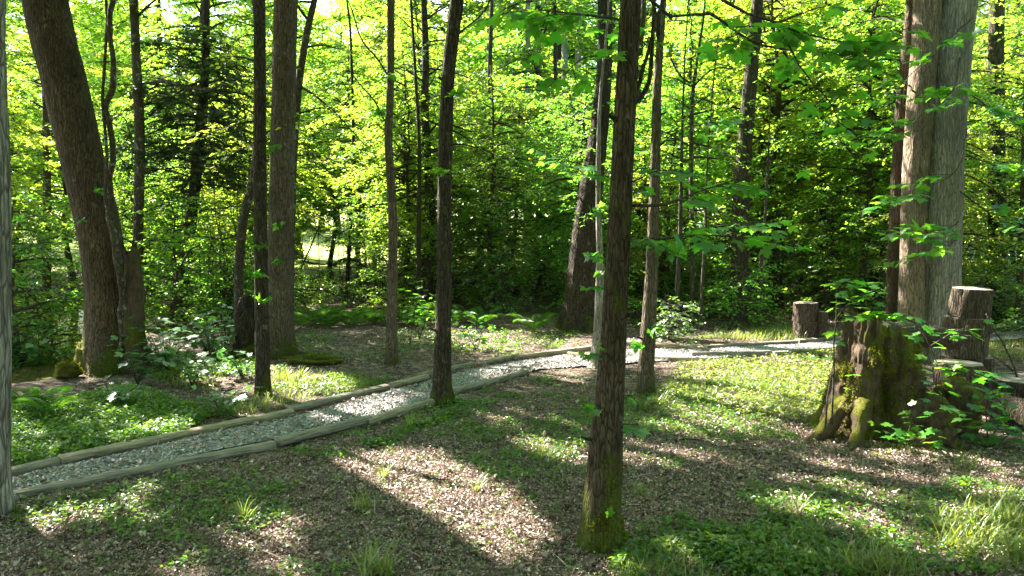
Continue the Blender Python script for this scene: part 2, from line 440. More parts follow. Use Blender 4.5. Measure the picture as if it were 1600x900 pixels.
def spray_crown(seed, nb, r, z0, z1, prof, rise=.25, droop=.3, sp=.075, lsize=.10, leaf=LEAF2, tilt=.38, twig_l=.6, trunk=None, gap=.15, wood=True, dens=8):
    """limbs, twigs and flat sprays of leaves round a stem; returns (leaf V, leaf F, wood bag)"""
    g = np.random.default_rng(seed); bag = Bag()
    P, A, NN, S = [], [], [], []
    for i in range(nb):
        u = (i + g.random()) / nb; z = z0 + (z1 - z0) * u
        L = r * prof(u) * g.uniform(.65, 1.15)
        if L < .25 or g.random() < gap * .5: continue
        az = i * 2.39996 + g.normal() * .35
        x0, y0 = (trunk(z) if trunk else (0, 0))
        k = max(4, int(L / .35)); s = np.linspace(0, 1, k)
        wob = np.cumsum(g.normal(size=k)) * .05
        az_s = az + wob; rs, dr = rise + g.normal() * .30, droop * g.uniform(.6, 1.4)
        rad = L * s
        bx = np.stack([x0 + rad * np.cos(az_s), y0 + rad * np.sin(az_s), z + rs * rad - dr * L * s ** 2 + np.cumsum(g.normal(size=k)) * .015], 1)
        if wood:
            r0 = .010 + .012 * L
            bag.add(*tube(bx, r0 * (1 - .85 * s), 5, cap=False)[:2])
        nt = int(L * dens) + 2
        for q in range(nt):
            t = g.uniform(.18, 1.0) if q else 1.0
            f = t * (k - 1); i0 = min(int(f), k - 2); p = bx[i0] + (bx[i0 + 1] - bx[i0]) * (f - i0)
            sd_ = 1 if q % 2 else -1
            ta = az + sd_ * g.uniform(.45, 1.15) if q else az
            tl = twig_l * g.uniform(.5, 1.2) * (1.15 - .55 * t)
            m = max(3, int(tl / sp))
            ss = (np.arange(m) + g.random(m) * .5) / m
            dirv = np.array([math.cos(ta), math.sin(ta), g.normal() * .34 - .03])
            pp = p + ss[:, None] * tl * dirv; pp[:, 2] -= .18 * tl * ss ** 2
            sign = np.where(np.arange(m) % 2, 1, -1); la = ta + sign * g.uniform(.5, 1.1, m)
            ax = np.stack([np.cos(la), np.sin(la), g.normal(size=m) * .25 - .18], 1)
            nn = np.array([0, 0, 1.0]) + g.normal(size=(m, 3)) * tilt
            P.append(pp); A.append(ax); NN.append(nn); S.append(lsize * g.uniform(.65, 1.25, m))
            if wood and tl > .35:
                bag.add(*tube(np.array([p, p + dirv * tl * .5, p + dirv * tl - [0, 0, .12 * tl]]), np.array([.006, .004, .002]), 3, cap=False)[:2])
    P, A, NN, S = np.vstack(P), np.vstack(A), np.vstack(NN), np.concatenate(S)
    V, Fc = leaves(P, A, NN, S, leaf)
    return V, Fc, bag

# ------------------------------------------------------------------ gaps cut into the crowns so the sun reaches chosen ground patches
LIT_PX = [
    [(478, 748), (540, 716), (640, 698), (700, 712), (770, 742), (835, 785), (860, 835), (805, 868), (735, 858), (690, 815), (640, 795), (560, 788), (500, 772)],
    [(340, 812), (400, 818), (470, 868), (505, 900), (430, 900), (385, 858)],
    [(480, 652), (560, 624), (640, 600), (668, 604), (655, 627), (600, 652), (540, 664)],
    [(735, 592), (800, 570), (905, 552), (930, 566), (860, 584), (760, 603)],
    [(1055, 556), (1200, 538), (1330, 524), (1330, 546), (1160, 562)],
    [(405, 606), (460, 582), (540, 588), (570, 612), (500, 632), (420, 630)],
    [(300, 668), (350, 640), (420, 645), (380, 665), (330, 680)],
    [(1035, 612), (1200, 615), (1310, 575), (1320, 640), (1250, 664), (1130, 654), (1050, 640)],
    [(1000, 664), (1100, 652), (1200, 668), (1130, 682), (1020, 676)],
    [(1055, 698), (1130, 698), (1145, 728), (1060, 718)],
    [(1050, 590), (1100, 572), (1310, 552), (1310, 575), (1180, 605)],
    [(1185, 790), (1250, 776), (1330, 800), (1480, 852), (1445, 880), (1330, 830), (1220, 806)],
    [(1235, 728), (1290, 722), (1390, 762), (1430, 795), (1330, 774)],
    [(1490, 790), (1540, 765), (1640, 755), (1640, 870), (1540, 885)],
    [(825, 682), (880, 688), (940, 712), (860, 718)],
    [(755, 652), (830, 644), (835, 668), (780, 674)],
    [(870, 560), (930, 566), (920, 604), (855, 594)],
    [(960, 690), (1010, 686), (1040, 712), (980, 716)],
    [(490, 535), (600, 528), (560, 548), (490, 548)],
    [(640, 545), (780, 535), (860, 530), (790, 556), (680, 566)],
    [(1230, 610), (1300, 600), (1300, 625)],
    [(900, 880), (1000, 872), (980, 900), (900, 900)],
    [(1440, 640), (1520, 640), (1540, 690), (1470, 690)],
    [(40, 830), (110, 800), (140, 820), (80, 850)],
    [(180, 690), (250, 662), (300, 668), (240, 700)],
]
LIT = [np.array([gp(*q)[:2] for q in poly]) for poly in LIT_PX]
# things above the ground that stand in the sun: (px, py, depth, radius in m)
LIT_PT = [(300, 520, 10.5, .75), (265, 490, 10.5, .5), (355, 500, 11.5, .6), (150, 540, 11.0, .35), (112, 565, 11.0, .3), (1415, 250, 11.8, .45), (1412, 120, 11.8, .45), (1455, 200, 12.0, .4),
          (1445, 330, 12, .35), (1408, 400, 11.8, .35), (1470, 100, 12, .35), (935, 450, 11.5, .25), (935, 340, 11.5, .2), (1325, 590, 7.3, .28), (1330, 620, 7.3, .22), (1420, 620, 7.2, .2),
          (1345, 520, 7.3, .18), (1515, 460, 9.6, .3), (1390, 460, 7.3, .4), (1570, 470, 16, 1.0), (425, 250, 12.1, .2), (425, 60, 12.1, .22), (423, 380, 12.1, .15), (610, 330, 11.5, .15), (1265, 490, 14, .5), (945, 790, 4.85, .12),
          (1200, 560, 13, 1.2), (1440, 370, 11, .35), (1250, 545, 12, .8), (1020, 480, 9.4, .16), (1015, 300, 9.4, .14)]
LITP = np.array([list((lambda p: (p - LS * p[2] / LS[2])[:2])(at(a, b, y))) + [r] for a, b, y, r in LIT_PT])
_g = np.random.default_rng(77)                # random extra chinks cut into the crowns to dapple the shade
_c = [gp(_g.uniform(560, 1620), _g.uniform(600, 890))[:2] for _ in range(46)] + [gp(_g.uniform(60, 560), _g.uniform(760, 890))[:2] for _ in range(10)]
LITP = np.vstack([LITP, np.array([[q[0], q[1], _g.uniform(.03, .17)] for q in _c])])
def sunlit(P, jitter=.05):
    """True where a leaf at P would shade one of the sunny patches"""
    q = P[:, :2] - LS[:2] * (P[:, 2:3] / LS[2])
    q = q + rng.normal(size=q.shape) * jitter
    m = np.zeros(len(P), bool)
    for dx, dy in ((0, 0), (.11, 0), (-.11, 0), (0, .13), (0, -.13)):
        for poly in LIT: m |= inpoly(q + [dx, dy], poly)
    for x, y, r in LITP: m |= (q[:, 0] - x) ** 2 + (q[:, 1] - y) ** 2 < (r + .08) ** 2
    return m

# ------------------------------------------------------------------ the setting: ground, creek, path
def axis_pts(a, b, step, lo, hi, k=1.14):
    mid = list(np.arange(a, b + 1e-6, step)); s = step; v = b
    while v < hi: s *= k; v += s; mid.append(v)
    s = step; v = a; pre = []
    while v > lo: s *= k; v -= s; pre.append(v)
    return np.array(pre[::-1] + mid)
xs = axis_pts(-9.5, 8.5, .085, -120, 120); ys = axis_pts(3.5, 16.5, .085, -12, 190)
gx, gy = np.meshgrid(xs, ys); gxr, gyr = gx.ravel(), gy.ravel()
gz = H(gxr, gyr) + .012 * n2(gxr, gyr, 3.1, 3, 3) + .008 * n2(gxr, gyr, 11, 5, 2)
nx, ny = len(xs), len(ys)
ii = np.arange(ny - 1)[:, None] * nx + np.arange(nx - 1)[None, :]
gq = np.stack([ii, ii + 1, ii + 1 + nx, ii + nx], -1).reshape(-1, 4)
tag(obj('ground', mesh_np('ground', np.column_stack([gxr, gyr, gz]), gq), M['ground']), kind='structure')

w = mesh_np('creek', np.array([(-24, 8.0, -.27), (-5.5, 8.0, -.27), (-5.5, 24, -.27), (-24, 24, -.27)]), np.array([(0, 1, 2, 3)]))
tag(obj('creek_water', w, M['water']), kind='structure')

PAIRS = [((-120, 788), (-60, 818)), ((90, 735), (150, 752)), ((457, 653), (520, 671)), ((605, 615), (660, 631)), ((680, 595), (750, 602)), ((805, 566), (850, 579)), ((925, 552), (940, 570)),
         ((985, 546), (1000, 568)), ((1100, 551), (1110, 563)), ((1240, 541), (1240, 552)), ((1310, 534), (1310, 545)), ((1400, 528), (1400, 539)), ((1600, 520), (1600, 531)), ((1760, 515), (1760, 526))]
pb = smooth_path([gp(*a) for a, _ in PAIRS], .15); pf_ = [gp(*b) for _, b in PAIRS]
def strip(n=150):
    tb = np.linspace(0, len(PAIRS) - 1, n)
    B = np.array([gp(*a) for a, _ in PAIRS]); Fr = np.array([gp(*b) for _, b in PAIRS]); k = np.arange(len(PAIRS))
    bi = np.stack([np.interp(tb, k, B[:, c]) for c in range(3)], 1); fi = np.stack([np.interp(tb, k, Fr[:, c]) for c in range(3)], 1)
    return bi, fi
sb, sf = strip()
PATH_POLY = np.vstack([sb[:, :2], sf[::-1, :2]])
def on_path(xy, grow=0): return inpoly(xy, PATH_POLY)
m_ = 12
us = np.linspace(0, 1, m_)
pv = (sb[:, None, :] * (1 - us[None, :, None]) + sf[:, None, :] * us[None, :, None]).reshape(-1, 3)
pv[:, 2] = H(pv[:, 0], pv[:, 1]) + .024 + .010 * n2(pv[:, 0], pv[:, 1], 4, 9)
i2 = np.arange(len(sb) - 1)[:, None] * m_ + np.arange(m_ - 1)[None, :]
pq = np.stack([i2, i2 + m_, i2 + m_ + 1, i2 + 1], -1).reshape(-1, 4)
path = tag(obj('gravel_path', mesh_np('gravel_path', pv, pq), M['gravel_bed']), kind='structure')
# loose stones
ns = 26000
ti = rng.random(ns) ** 1.25 * (len(sb) - 1.01); i0 = ti.astype(int); fr = (ti - i0)[:, None]; uu = rng.random(ns)[:, None]
sp_ = (sb[i0] * (1 - fr) + sb[i0 + 1] * fr) * (1 - uu) + (sf[i0] * (1 - fr) + sf[i0 + 1] * fr) * uu
keep = np.abs(sp_[:, 0]) < 11; sp_ = sp_[keep]
sp_[:, 2] = H(sp_[:, 0], sp_[:, 1]) + .030 + rng.random(len(sp_)) * .008
oct_v = np.array([(1, 0, 0), (0, 1, 0), (-1, 0, 0), (0, -1, 0), (0, 0, .75), (0, 0, -.7)], float)
oct_f = np.array([(0, 1, 4), (1, 2, 4), (2, 3, 4), (3, 0, 4)])
ang = rng.random(len(sp_)) * 6.28; sz = rng.uniform(.006, .017, len(sp_)); jit = rng.uniform(.6, 1.3, (len(sp_), 6, 1))
ca, sa = np.cos(ang)[:, None], np.sin(ang)[:, None]
ov = oct_v[None] * jit * sz[:, None, None]
ox = ov[:, :, 0] * ca - ov[:, :, 1] * sa; oy = ov[:, :, 0] * sa + ov[:, :, 1] * ca
V = np.stack([ox, oy, ov[:, :, 2]], -1) + sp_[:, None, :]
tag(obj('gravel_stones', mesh_np('gravel_stones', V.reshape(-1, 3), (np.arange(len(sp_))[:, None, None] * 6 + oct_f[None]).reshape(-1, 3), False), M['gravel'], path), kind='stuff')

# ------------------------------------------------------------------ edging timbers
def timber(p0, p1, label, mat='timber', hz=.085, wd=.125, group='timbers edging the gravel path', lift=0.0):
    a, b = gp(*p0), gp(*p1); a[2] = Hz(a[0], a[1]) + lift; b[2] = Hz(b[0], b[1]) + lift
    L = float(np.linalg.norm(b - a)) - .025; mid = (a + b) / 2; g = np.random.default_rng(int(p0[0] * 7 + p0[1]) & 0xffff)
    n = max(6, int(L / .1)); x = np.linspace(-L / 2, L / 2, n)
    prof = []
    for k in range(14):
        t = 2 * math.pi * k / 14; cx, sx = math.cos(t), math.sin(t)
        prof.append((wd / 2 * np.sign(cx) * abs(cx) ** .55, hz / 2 * np.sign(sx) * abs(sx) ** .7 + hz / 2 - .012))
    prof = np.array(prof)
    bow = .012 * g.normal() * (1 - (2 * x / L) ** 2)
    V = np.zeros((n, 14, 3)); V[:, :, 0] = x[:, None]; V[:, :, 1] = prof[:, 0] + bow[:, None]; V[:, :, 2] = prof[:, 1]
    V = V.reshape(-1, 3) + .0035 * np.stack([vnoise(V.reshape(-1, 3) * 30 + s * 9, s) for s in (1, 2, 3)], 1)
    i = np.arange(n - 1)[:, None] * 14; j = np.arange(14)[None]; j2 = (j + 1) % 14
    Q = np.stack([i + j, i + 14 + j, i + 14 + j2, i + j2], -1).reshape(-1, 4)
    d = (b - a) / L; rz = math.atan2(d[1], d[0]); ry = -math.asin(d[2])
    root = thing('landscape_timber', label, 'timber', mid, group); root.rotation_euler = (g.normal() * .05, ry + g.normal() * .004, rz + g.normal() * .008); root.location.z += g.uniform(-.012, .008)
    obj('beam', mesh_np('beam', V, Q), M[mat], root)
    for e, fl in ((0, 0), (n - 1, 1)):
        ring = V[e * 14:(e + 1) * 14]; Vc = np.vstack([ring, ring.mean(0)[None] + [(.004 if fl else -.004), 0, 0]])
        T = np.array([(14, (k + 1) % 14, k) if not fl else (14, k, (k + 1) % 14) for k in range(14)])
        obj('cut_end', mesh_np('cut_end', Vc, T, False), M['cut'], root)
    return root
timber((-70, 765), (92, 727), 'timber at the far left, creek side of the path, partly behind the edge trunk')
timber((90, 727), (457, 645), 'long tan timber on the creek side of the path below the green ground cover', 'timber_tan')
timber((452, 641), (606, 608), 'timber on the back edge of the path in front of the thick straight trunk')
timber((610, 606), (668, 592), 'short timber on the back edge of the path left of the middle trunk', 'timber_tan')
timber((655, 590), (738, 571), 'timber on the back edge passing behind the middle trunk')
timber((755, 568), (806, 558), 'short pale timber on the back edge after the dark gap in the edging', 'timber_tan')
timber((803, 560), (930, 546), 'round tan timber on the back edge left of the foreground trunk', 'timber_tan', .10)
timber((886, 556), (936, 560), 'short fresh yellow timber offcut lying beside the slim pale trunk', 'timber_fresh', .09, .10, 'loose timbers by the path')
timber((965, 538), (1106, 551), 'tan timber on the back edge between the foreground trunk and the glossy bush', 'timber_tan', .10)
timber((1096, 547), (1245, 537), 'sunlit timber on the back edge right of the glossy bush', 'timber')
timber((1245, 536), (1345, 529), 'timber on the back edge at the foot of the far log stack', 'timber')
timber((1000, 563), (1102, 566), 'tan timber ending on the grass right of the forked slim trunk', 'timber_tan', .10, .12)
timber((1078, 559), (1205, 556), 'pale timber on the front edge beside the sunlit grass', 'timber', .10, .12)
timber((1205, 557), (1320, 546), 'timber on the front edge left of the mossy stump', 'timber')
timber((-130, 838), (28, 790), 'timber at the lower left corner on the front edge of the path')
timber((20, 786), (430, 700), 'long grey green timber with a dark knot on the front edge of the path')
timber((432, 699), (578, 658), 'grey green timber on the front edge in the middle of the path')
timber((570, 661), (692, 629), 'tan timber on the front edge ending at the middle trunk', 'timber_tan')
timber((705, 617), (756, 604), 'short timber on the front edge right of the middle trunk')
timber((752, 606), (822, 587), 'green tinged timber on the front edge sinking into the grass')
timber((1535, 528), (1680, 520), 'timber edging the path at the far right behind the log stack')

# ------------------------------------------------------------------ trees
def trunk_mesh(pts, Y, height=14, step=.06, sides=28, flare=.55, flare_h=.22, roots=5, seed=1, rough=.03, base=None, dYdz=0.0, ridge=16):
    """pts: (px, py, width px) from the ground up at depth Y; carried on above the frame"""
    g = np.random.default_rng(seed)
    W = []
    for px, py, wd in pts:
        p = at(px, py, Y); dist = Y / CP
        W.append([p[0], Y, p[2], wd * Y / F / 2])
    W = np.array(W); W[:, 1] += dYdz * np.clip(W[:, 2], 0, 99)
    g0 = Hz(W[0, 0], W[0, 1]) - .08
    first = W[0].copy(); first[2] = g0
    if W[0, 2] > g0 + .1: W = np.vstack([first, W])
    else: W[0, 2] = g0
    d = W[-1] - W[-2]; d = d[:3] / (d[2] + 1e-6); top = W[-1]
    z = top[2]
    while z < height:
        z += 1.4; lean = d[:2] * 1.4 * .9 + g.normal(size=2) * .10
        d[:2] *= .8
        top = np.array([top[0] + lean[0], top[1] + lean[1], z, max(.012, top[3] * (1 - 1.4 / max(1.5, height - z + 3)))])
        W = np.vstack([W, top])
    cut = W[:, 2] < 7.5
    P4 = smooth_path(W, step if step else .1)
    if step < .1:                          # finer rings only where the trunk is seen
        hi = P4[P4[:, 2] > 7.5][::5]; P4 = np.vstack([P4[P4[:, 2] <= 7.5], hi])
    P, R = P4[:, :3], np.maximum(P4[:, 3], .006)
    ph = g.random() * 6.28; ph2 = g.random() * 6.28
    def rmod(th, V, Pc):
        zz = (Pc[:, 2] - g0)[:, None]
        fl = np.exp(-zz / flare_h) * flare
        lobes = .55 + .45 * np.cos(roots * th + ph) + .25 * np.cos((roots - 2) * th + ph2)
        k = V.reshape(-1, 3)
        big = vnoise(k * np.array([3, 3, 1.2]), seed).reshape(th.shape)
        ln = max(.05, float(np.median(R)))
        cyl = np.stack([np.cos(th).ravel() * ridge / 6.28 * 1.0, np.sin(th).ravel() * ridge / 6.28, np.broadcast_to(Pc[:, 2:3], th.shape).ravel() * (.55 / max(ln, .06)) * .6], 1)
        rid = 1 - np.abs(fbm(cyl * 2, seed + 4, 2)).reshape(th.shape) * 1.6
        return 1 + fl * np.clip(lobes, .1, 2) + .05 * big + rough * rid
    V, Q, T = tube(P, R, sides, rmod)
    return V, Q, T, P, R
CANOPY_TREES = []
def main_tree(label, pts, Y, bark, crown=None, group=None, name='tree', **kw):
    V, Q, T, P, R = trunk_mesh(pts, Y, **kw)
    loc = np.array([P[0, 0], P[0, 1], P[0, 2] + .08])
    root = thing(name, label, 'tree', loc, group)
    obj('trunk', mesh_np('trunk', V - loc, [Q, T]), M[bark], root)
    root_info = dict(root=root, loc=loc, P=P, R=R, crown=crown)
    CANOPY_TREES.append(root_info)
    return root_info
def on_trunk(t, z):
    i = int(np.argmin(np.abs(t['P'][:, 2] - z))); return t['P'][i], t['R'][i]
def branch(t, path, w0, w1, sides=7, mat='twig', name='branch', wob=.0, seed=0):
    """path: (px, py, Y) points"""
    P = smooth_path([at(*q) for q in path], .12); n = len(P); g = np.random.default_rng(seed + n)
    if wob: P = P + np.stack([vnoise(P * 4 + s * 11, s + seed) for s in range(3)], 1) * wob
    R = np.linspace(w0, w1, n) * (1 + .12 * g.normal(size=n))
    V, Q, T = tube(P, R, sides)
    o = obj(name, mesh_np(name, V - t['loc'], [Q, T]), M[mat], t['root'])
    return o, P
MAPLE_ME = []
for s in range(5):
    v, f = maple_leaf(s + 3, .10 + .09 * (s % 3))
    me = mesh_np('leaf', v, f, True); me.materials.append(M['leaf_maple']); MAPLE_ME.append(me)
def leaf_obj(parent, loc0, p, ax, nn, size, k, name='leaf', meshes=MAPLE_ME):
    a = Vector(ax).normalized(); n = Vector(nn); n = (n - a * n.dot(a)).normalized(); b = n.cross(a)
    o = bpy.data.objects.new(name, meshes[k % len(meshes)]); C.objects.link(o); o.parent = parent
    m = Matrix((a, b, n)).transposed().to_4x4(); m = Matrix.Translation(Vector(p - loc0)) @ m @ Matrix.Scale(size, 4)
    o.matrix_local = m
    return o
def leafy_branch(t, path, w0, nleaf, size=.11, spread=.5, w1=.003, seed=0, t0=.15, tilt=.35, individual=True, meshes=MAPLE_ME, mat='twig'):
    g = np.random.default_rng(seed)
    bo, P = branch(t, path, w0, w1, 6, mat, wob=.03, seed=seed)
    n = len(P); ntw = max(2, int(nleaf / 6)); c = 0; bag = Bag()
    for q in range(ntw):
        f = g.uniform(t0, 1) * (n - 1) if q else n - 1
        i0 = min(int(f), n - 2); p = P[i0] + (P[i0 + 1] - P[i0]) * (f - i0)
        d = P[i0 + 1] - P[i0]; az = math.atan2(d[1], d[0]) + (1 if q % 2 else -1) * g.uniform(.4, 1.3) * (1 if q else 0)
        tl = spread * g.uniform(.4, 1.2); m = min(6, nleaf - c)
        dv = np.array([math.cos(az), math.sin(az), g.normal() * .2])
        bag.add(*tube(np.array([p, p + dv * tl * .5, p + dv * tl - [0, 0, .1 * tl]]) - t['loc'], np.array([.004, .003, .0015]), 4, cap=False)[:2])
        for k in range(m):
            s = (k + 1) / m; pp = p + dv * tl * s - np.array([0, 0, .1 * tl * s * s])
            la = az + (1 if k % 2 else -1) * g.uniform(.4, 1.2) * (1 if k < m - 1 else .1)
            ax = np.array([math.cos(la), math.sin(la), g.normal() * .25 - .3]); nn = np.array([0, 0, 1.0]) + g.normal(size=3) * tilt
            st = pp + ax / np.linalg.norm(ax) * size * .35
            leaf_obj(bo, t['loc'], st, ax, nn, size * g.uniform(.65, 1.25), g.integers(5), meshes=meshes); c += 1
            bag.add(*tube(np.array([pp, (pp + st) / 2 + [0, 0, .01], st]) - t['loc'], np.array([.002, .0016, .0014]), 3, cap=False)[:2])
    tag(obj('twig', bag.mesh('twig'), M[mat], bo), kind='stuff')
    return bo
def sprig(t, px, py, Y, n=5, size=.09, seed=0, direction=(1, -.6, .3)):
    """leaf sprout growing straight out of the bark"""
    g = np.random.default_rng(seed); p = at(px, py, Y); bag = Bag()
    d = np.array(direction, float); d /= np.linalg.norm(d)
    e = p + d * .16
    bag.add(*tube(np.array([p - d * .05, (p + e) / 2 + [0, 0, .02], e]) - t['loc'], np.array([.004, .003, .002]), 5)[:2])
    o = obj('sprout', bag.mesh('sprout'), M['twig'], t['root'])
    for k in range(n):
        q = p + d * .16 * (k + 1) / n; ax = d + g.normal(size=3) * .8 - np.array([0, 0, .1]); nn = np.array([0, -.5, 1]) + g.normal(size=3) * .4
        leaf_obj(o, t['loc'], q, ax, nn, size * g.uniform(.7, 1.2), g.integers(5))

T = {}
T['edge'] = main_tree('pale furrowed trunk cut off by the left edge of the picture', [(-20, 835, 66), (-22, 700, 62), (-20, 450, 62), (-24, 200, 60), (-28, -40, 58)], 5.35, 'bark_furrow', sides=48, step=.04, seed=1, rough=.05, flare=.4)
T['lean'] = main_tree('thick brown trunk leaning left beside the creek with mossy roots', [(180, 563, 92), (172, 500, 72), (165, 430, 62), (150, 340, 60), (126, 240, 60), (98, 120, 61), (70, 0, 60), (58, -60, 58)], 11.1, 'bark_brown', sides=56, step=.05, seed=2, rough=.035, flare=.6, flare_h=.3, roots=4, height=16)
T['lich'] = main_tree('slim trunk spotted with pale lichen right of the leaning trunk', [(216, 500, 16), (216, 370, 15), (218, 260, 15), (217, 170, 15), (213, 100, 13), (209, 0, 13), (208, -60, 12)], 15.5, 'bark_lichen', sides=20, seed=3, height=13, flare=.3)
T['cedar'] = main_tree('dark curved trunk with bare horizontal limbs under a dark evergreen crown', [(283, 492, 22), (290, 420, 17), (300, 330, 17), (310, 230, 17), (318, 150, 14), (322, 60, 11), (322, -60, 9)], 17.0, 'bark_dark', sides=18, seed=4, height=9.5, flare=.3)
T['slant'] = main_tree('thin slanting trunk leaning right just behind the burl', [(384, 542, 22), (374, 470, 15), (374, 410, 14), (381, 340, 13), (396, 275, 11), (402, 200, 9), (404, 100, 7)], 12.6, 'bark_lichen', sides=18, seed=5, height=7.5, flare=.3)
T['dark5'] = main_tree('straight dark rough trunk standing in front of the thick grey trunk', [(410, 618, 24), (410, 560, 22), (408, 420, 20), (406, 250, 19), (406, 100, 18), (405, -20, 17), (404, -80, 16)], 9.5, 'bark_dark', sides=32, step=.05, seed=6, rough=.05, flare=.35, height=12)
T['thick6'] = main_tree('thick straight grey trunk with fine furrows and a mossy foot', [(437, 560, 50), (437, 510, 40), (438, 430, 37), (440, 300, 36), (443, 150, 35), (447, 0, 34), (449, -60, 33)], 12.2, 'bark_grey', sides=52, step=.045, seed=7, rough=.04, flare=.7, flare_h=.18, height=16, ridge=26)
T['back6'] = main_tree('dark limb-like trunk slanting right at the top behind the thick grey trunk', [(452, 490, 14), (456, 300, 13), (465, 150, 11), (478, 60, 10), (494, -10, 9), (505, -50, 8)], 15.0, 'bark_lichen', sides=14, seed=8, height=9, flare=.3)
T['slim7'] = main_tree('slim upright trunk between the path and the fern bank, sunlit on its left', [(613, 573, 22), (612, 520, 17), (613, 430, 15), (614, 360, 14), (611, 290, 13), (607, 215, 12), (610, 140, 11), (611, 0, 11), (612, -60, 10)], 11.4, 'bark_grey', sides=26, step=.05, seed=9, rough=.05, flare=.3, height=12)
T['pole8'] = main_tree('dark trunk with many bare side branches behind the fern bank', [(667, 486, 24), (668, 430, 18), (672, 340, 16), (668, 250, 13), (664, 170, 12), (665, 90, 11), (662, 0, 9), (660, -60, 8)], 18.8, 'bark_dark', sides=18, seed=10, height=13, flare=.3)
T['pole8b'] = main_tree('very thin dark stem just left of the branchy trunk', [(654, 480, 8), (654, 400, 7), (655, 230, 6), (650, 130, 5), (642, 0, 4), (640, -50, 4)], 17.5, 'bark_dark', sides=10, seed=11, height=9, flare=.2)
T['mid9'] = main_tree('dark grey trunk standing on the front edge of the path in the middle', [(691, 638, 42), (691, 600, 30), (692, 540, 26), (694, 450, 23), (694, 330, 21), (696, 225, 22), (698, 160, 20), (702, 100, 20), (712, 20, 20), (720, -60, 19)], 8.9, 'bark_dark', sides=36, step=.045, seed=12, rough=.055, flare=.35, flare_h=.14, height=13)
T['big10'] = main_tree('massive dark trunk leaning right behind the slim pale trunk', [(907, 520, 62), (907, 490, 52), (910, 430, 45), (915, 360, 40), (924, 290, 34), (934, 220, 28), (942, 140, 24), (946, 60, 22), (946, -50, 20)], 15.2, 'bark_dark', sides=48, step=.06, seed=13, rough=.06, flare=.5, flare_h=.35, height=15)
T['pale11'] = main_tree('slim pale trunk sunlit on its left, tucked behind the foreground trunk', [(935, 574, 34), (935, 545, 21), (936, 480, 14), (937, 400, 11), (935, 320, 8), (935, 250, 7), (938, 150, 5)], 11.3, 'bark_pale', sides=20, step=.05, seed=14, flare=.5, flare_h=.2, height=7, rough=.02)
T['front12'] = main_tree('foreground trunk with mossy flared foot standing nearest the viewer', [(938, 862, 74), (940, 800, 60), (945, 730, 55), (951, 640, 46), (958, 540, 41), (963, 440, 38), (969, 330, 35), (974, 220, 33), (980, 110, 32), (985, 10, 31), (989, -70, 31)], 4.95, 'bark_mossy', sides=64, step=.022, seed=15, rough=.055, flare=.32, flare_h=.16, height=12, ridge=22)
T['fork13'] = main_tree('slim trunk right of the foreground trunk forking at the top', [(1008, 618, 30), (1009, 580, 25), (1014, 500, 22), (1018, 420, 19), (1022, 320, 16), (1025, 220, 15), (1027, 130, 13), (1033, 50, 10), (1038, -20, 9), (1042, -60, 8)], 9.4, 'bark_grey', sides=32, step=.04, seed=16, rough=.05, flare=.3, height=8)
T['ivy14'] = main_tree('leaf clad trunk in the shade behind the far timbers', [(1157, 505, 34), (1157, 470, 28), (1156, 380, 25), (1160, 280, 24), (1166, 200, 22), (1174, 110, 20), (1182, 20, 17), (1186, -50, 15)], 16.8, 'bark_far', sides=24, seed=17, flare=.3, rough=.06, height=13)
T['right16'] = main_tree('narrow dark trunk on the left of the pale pair', [(1392, 540, 17), (1393, 470, 16), (1397, 380, 17), (1403, 260, 17), (1410, 160, 18), (1417, 80, 15), (1424, 0, 14), (1428, -60, 13)], 12.6, 'bark_brown', sides=28, step=.05, seed=18, rough=.05, flare=.25, height=12)
T['pale17'] = main_tree('left trunk of the pale pair, tan bark patch low on its side', [(1424, 560, 42), (1424, 480, 36), (1426, 380, 34), (1430, 280, 36), (1437, 180, 37), (1444, 90, 37), (1450, 0, 38), (1454, -60, 37)], 11.8, 'bark_pale2', sides=48, step=.045, seed=19, rough=.045, flare=.3, height=16, ridge=26)
T['pale18'] = main_tree('right and thickest trunk of the pale pair, finely furrowed grey bark', [(1466, 570, 74), (1465, 500, 66), (1466, 400, 63), (1470, 300, 59), (1476, 200, 57), (1484, 100, 57), (1493, 0, 57), (1499, -60, 56)], 11.9, 'bark_pale', sides=64, step=.04, seed=20, rough=.04, flare=.35, height=17, ridge=34)
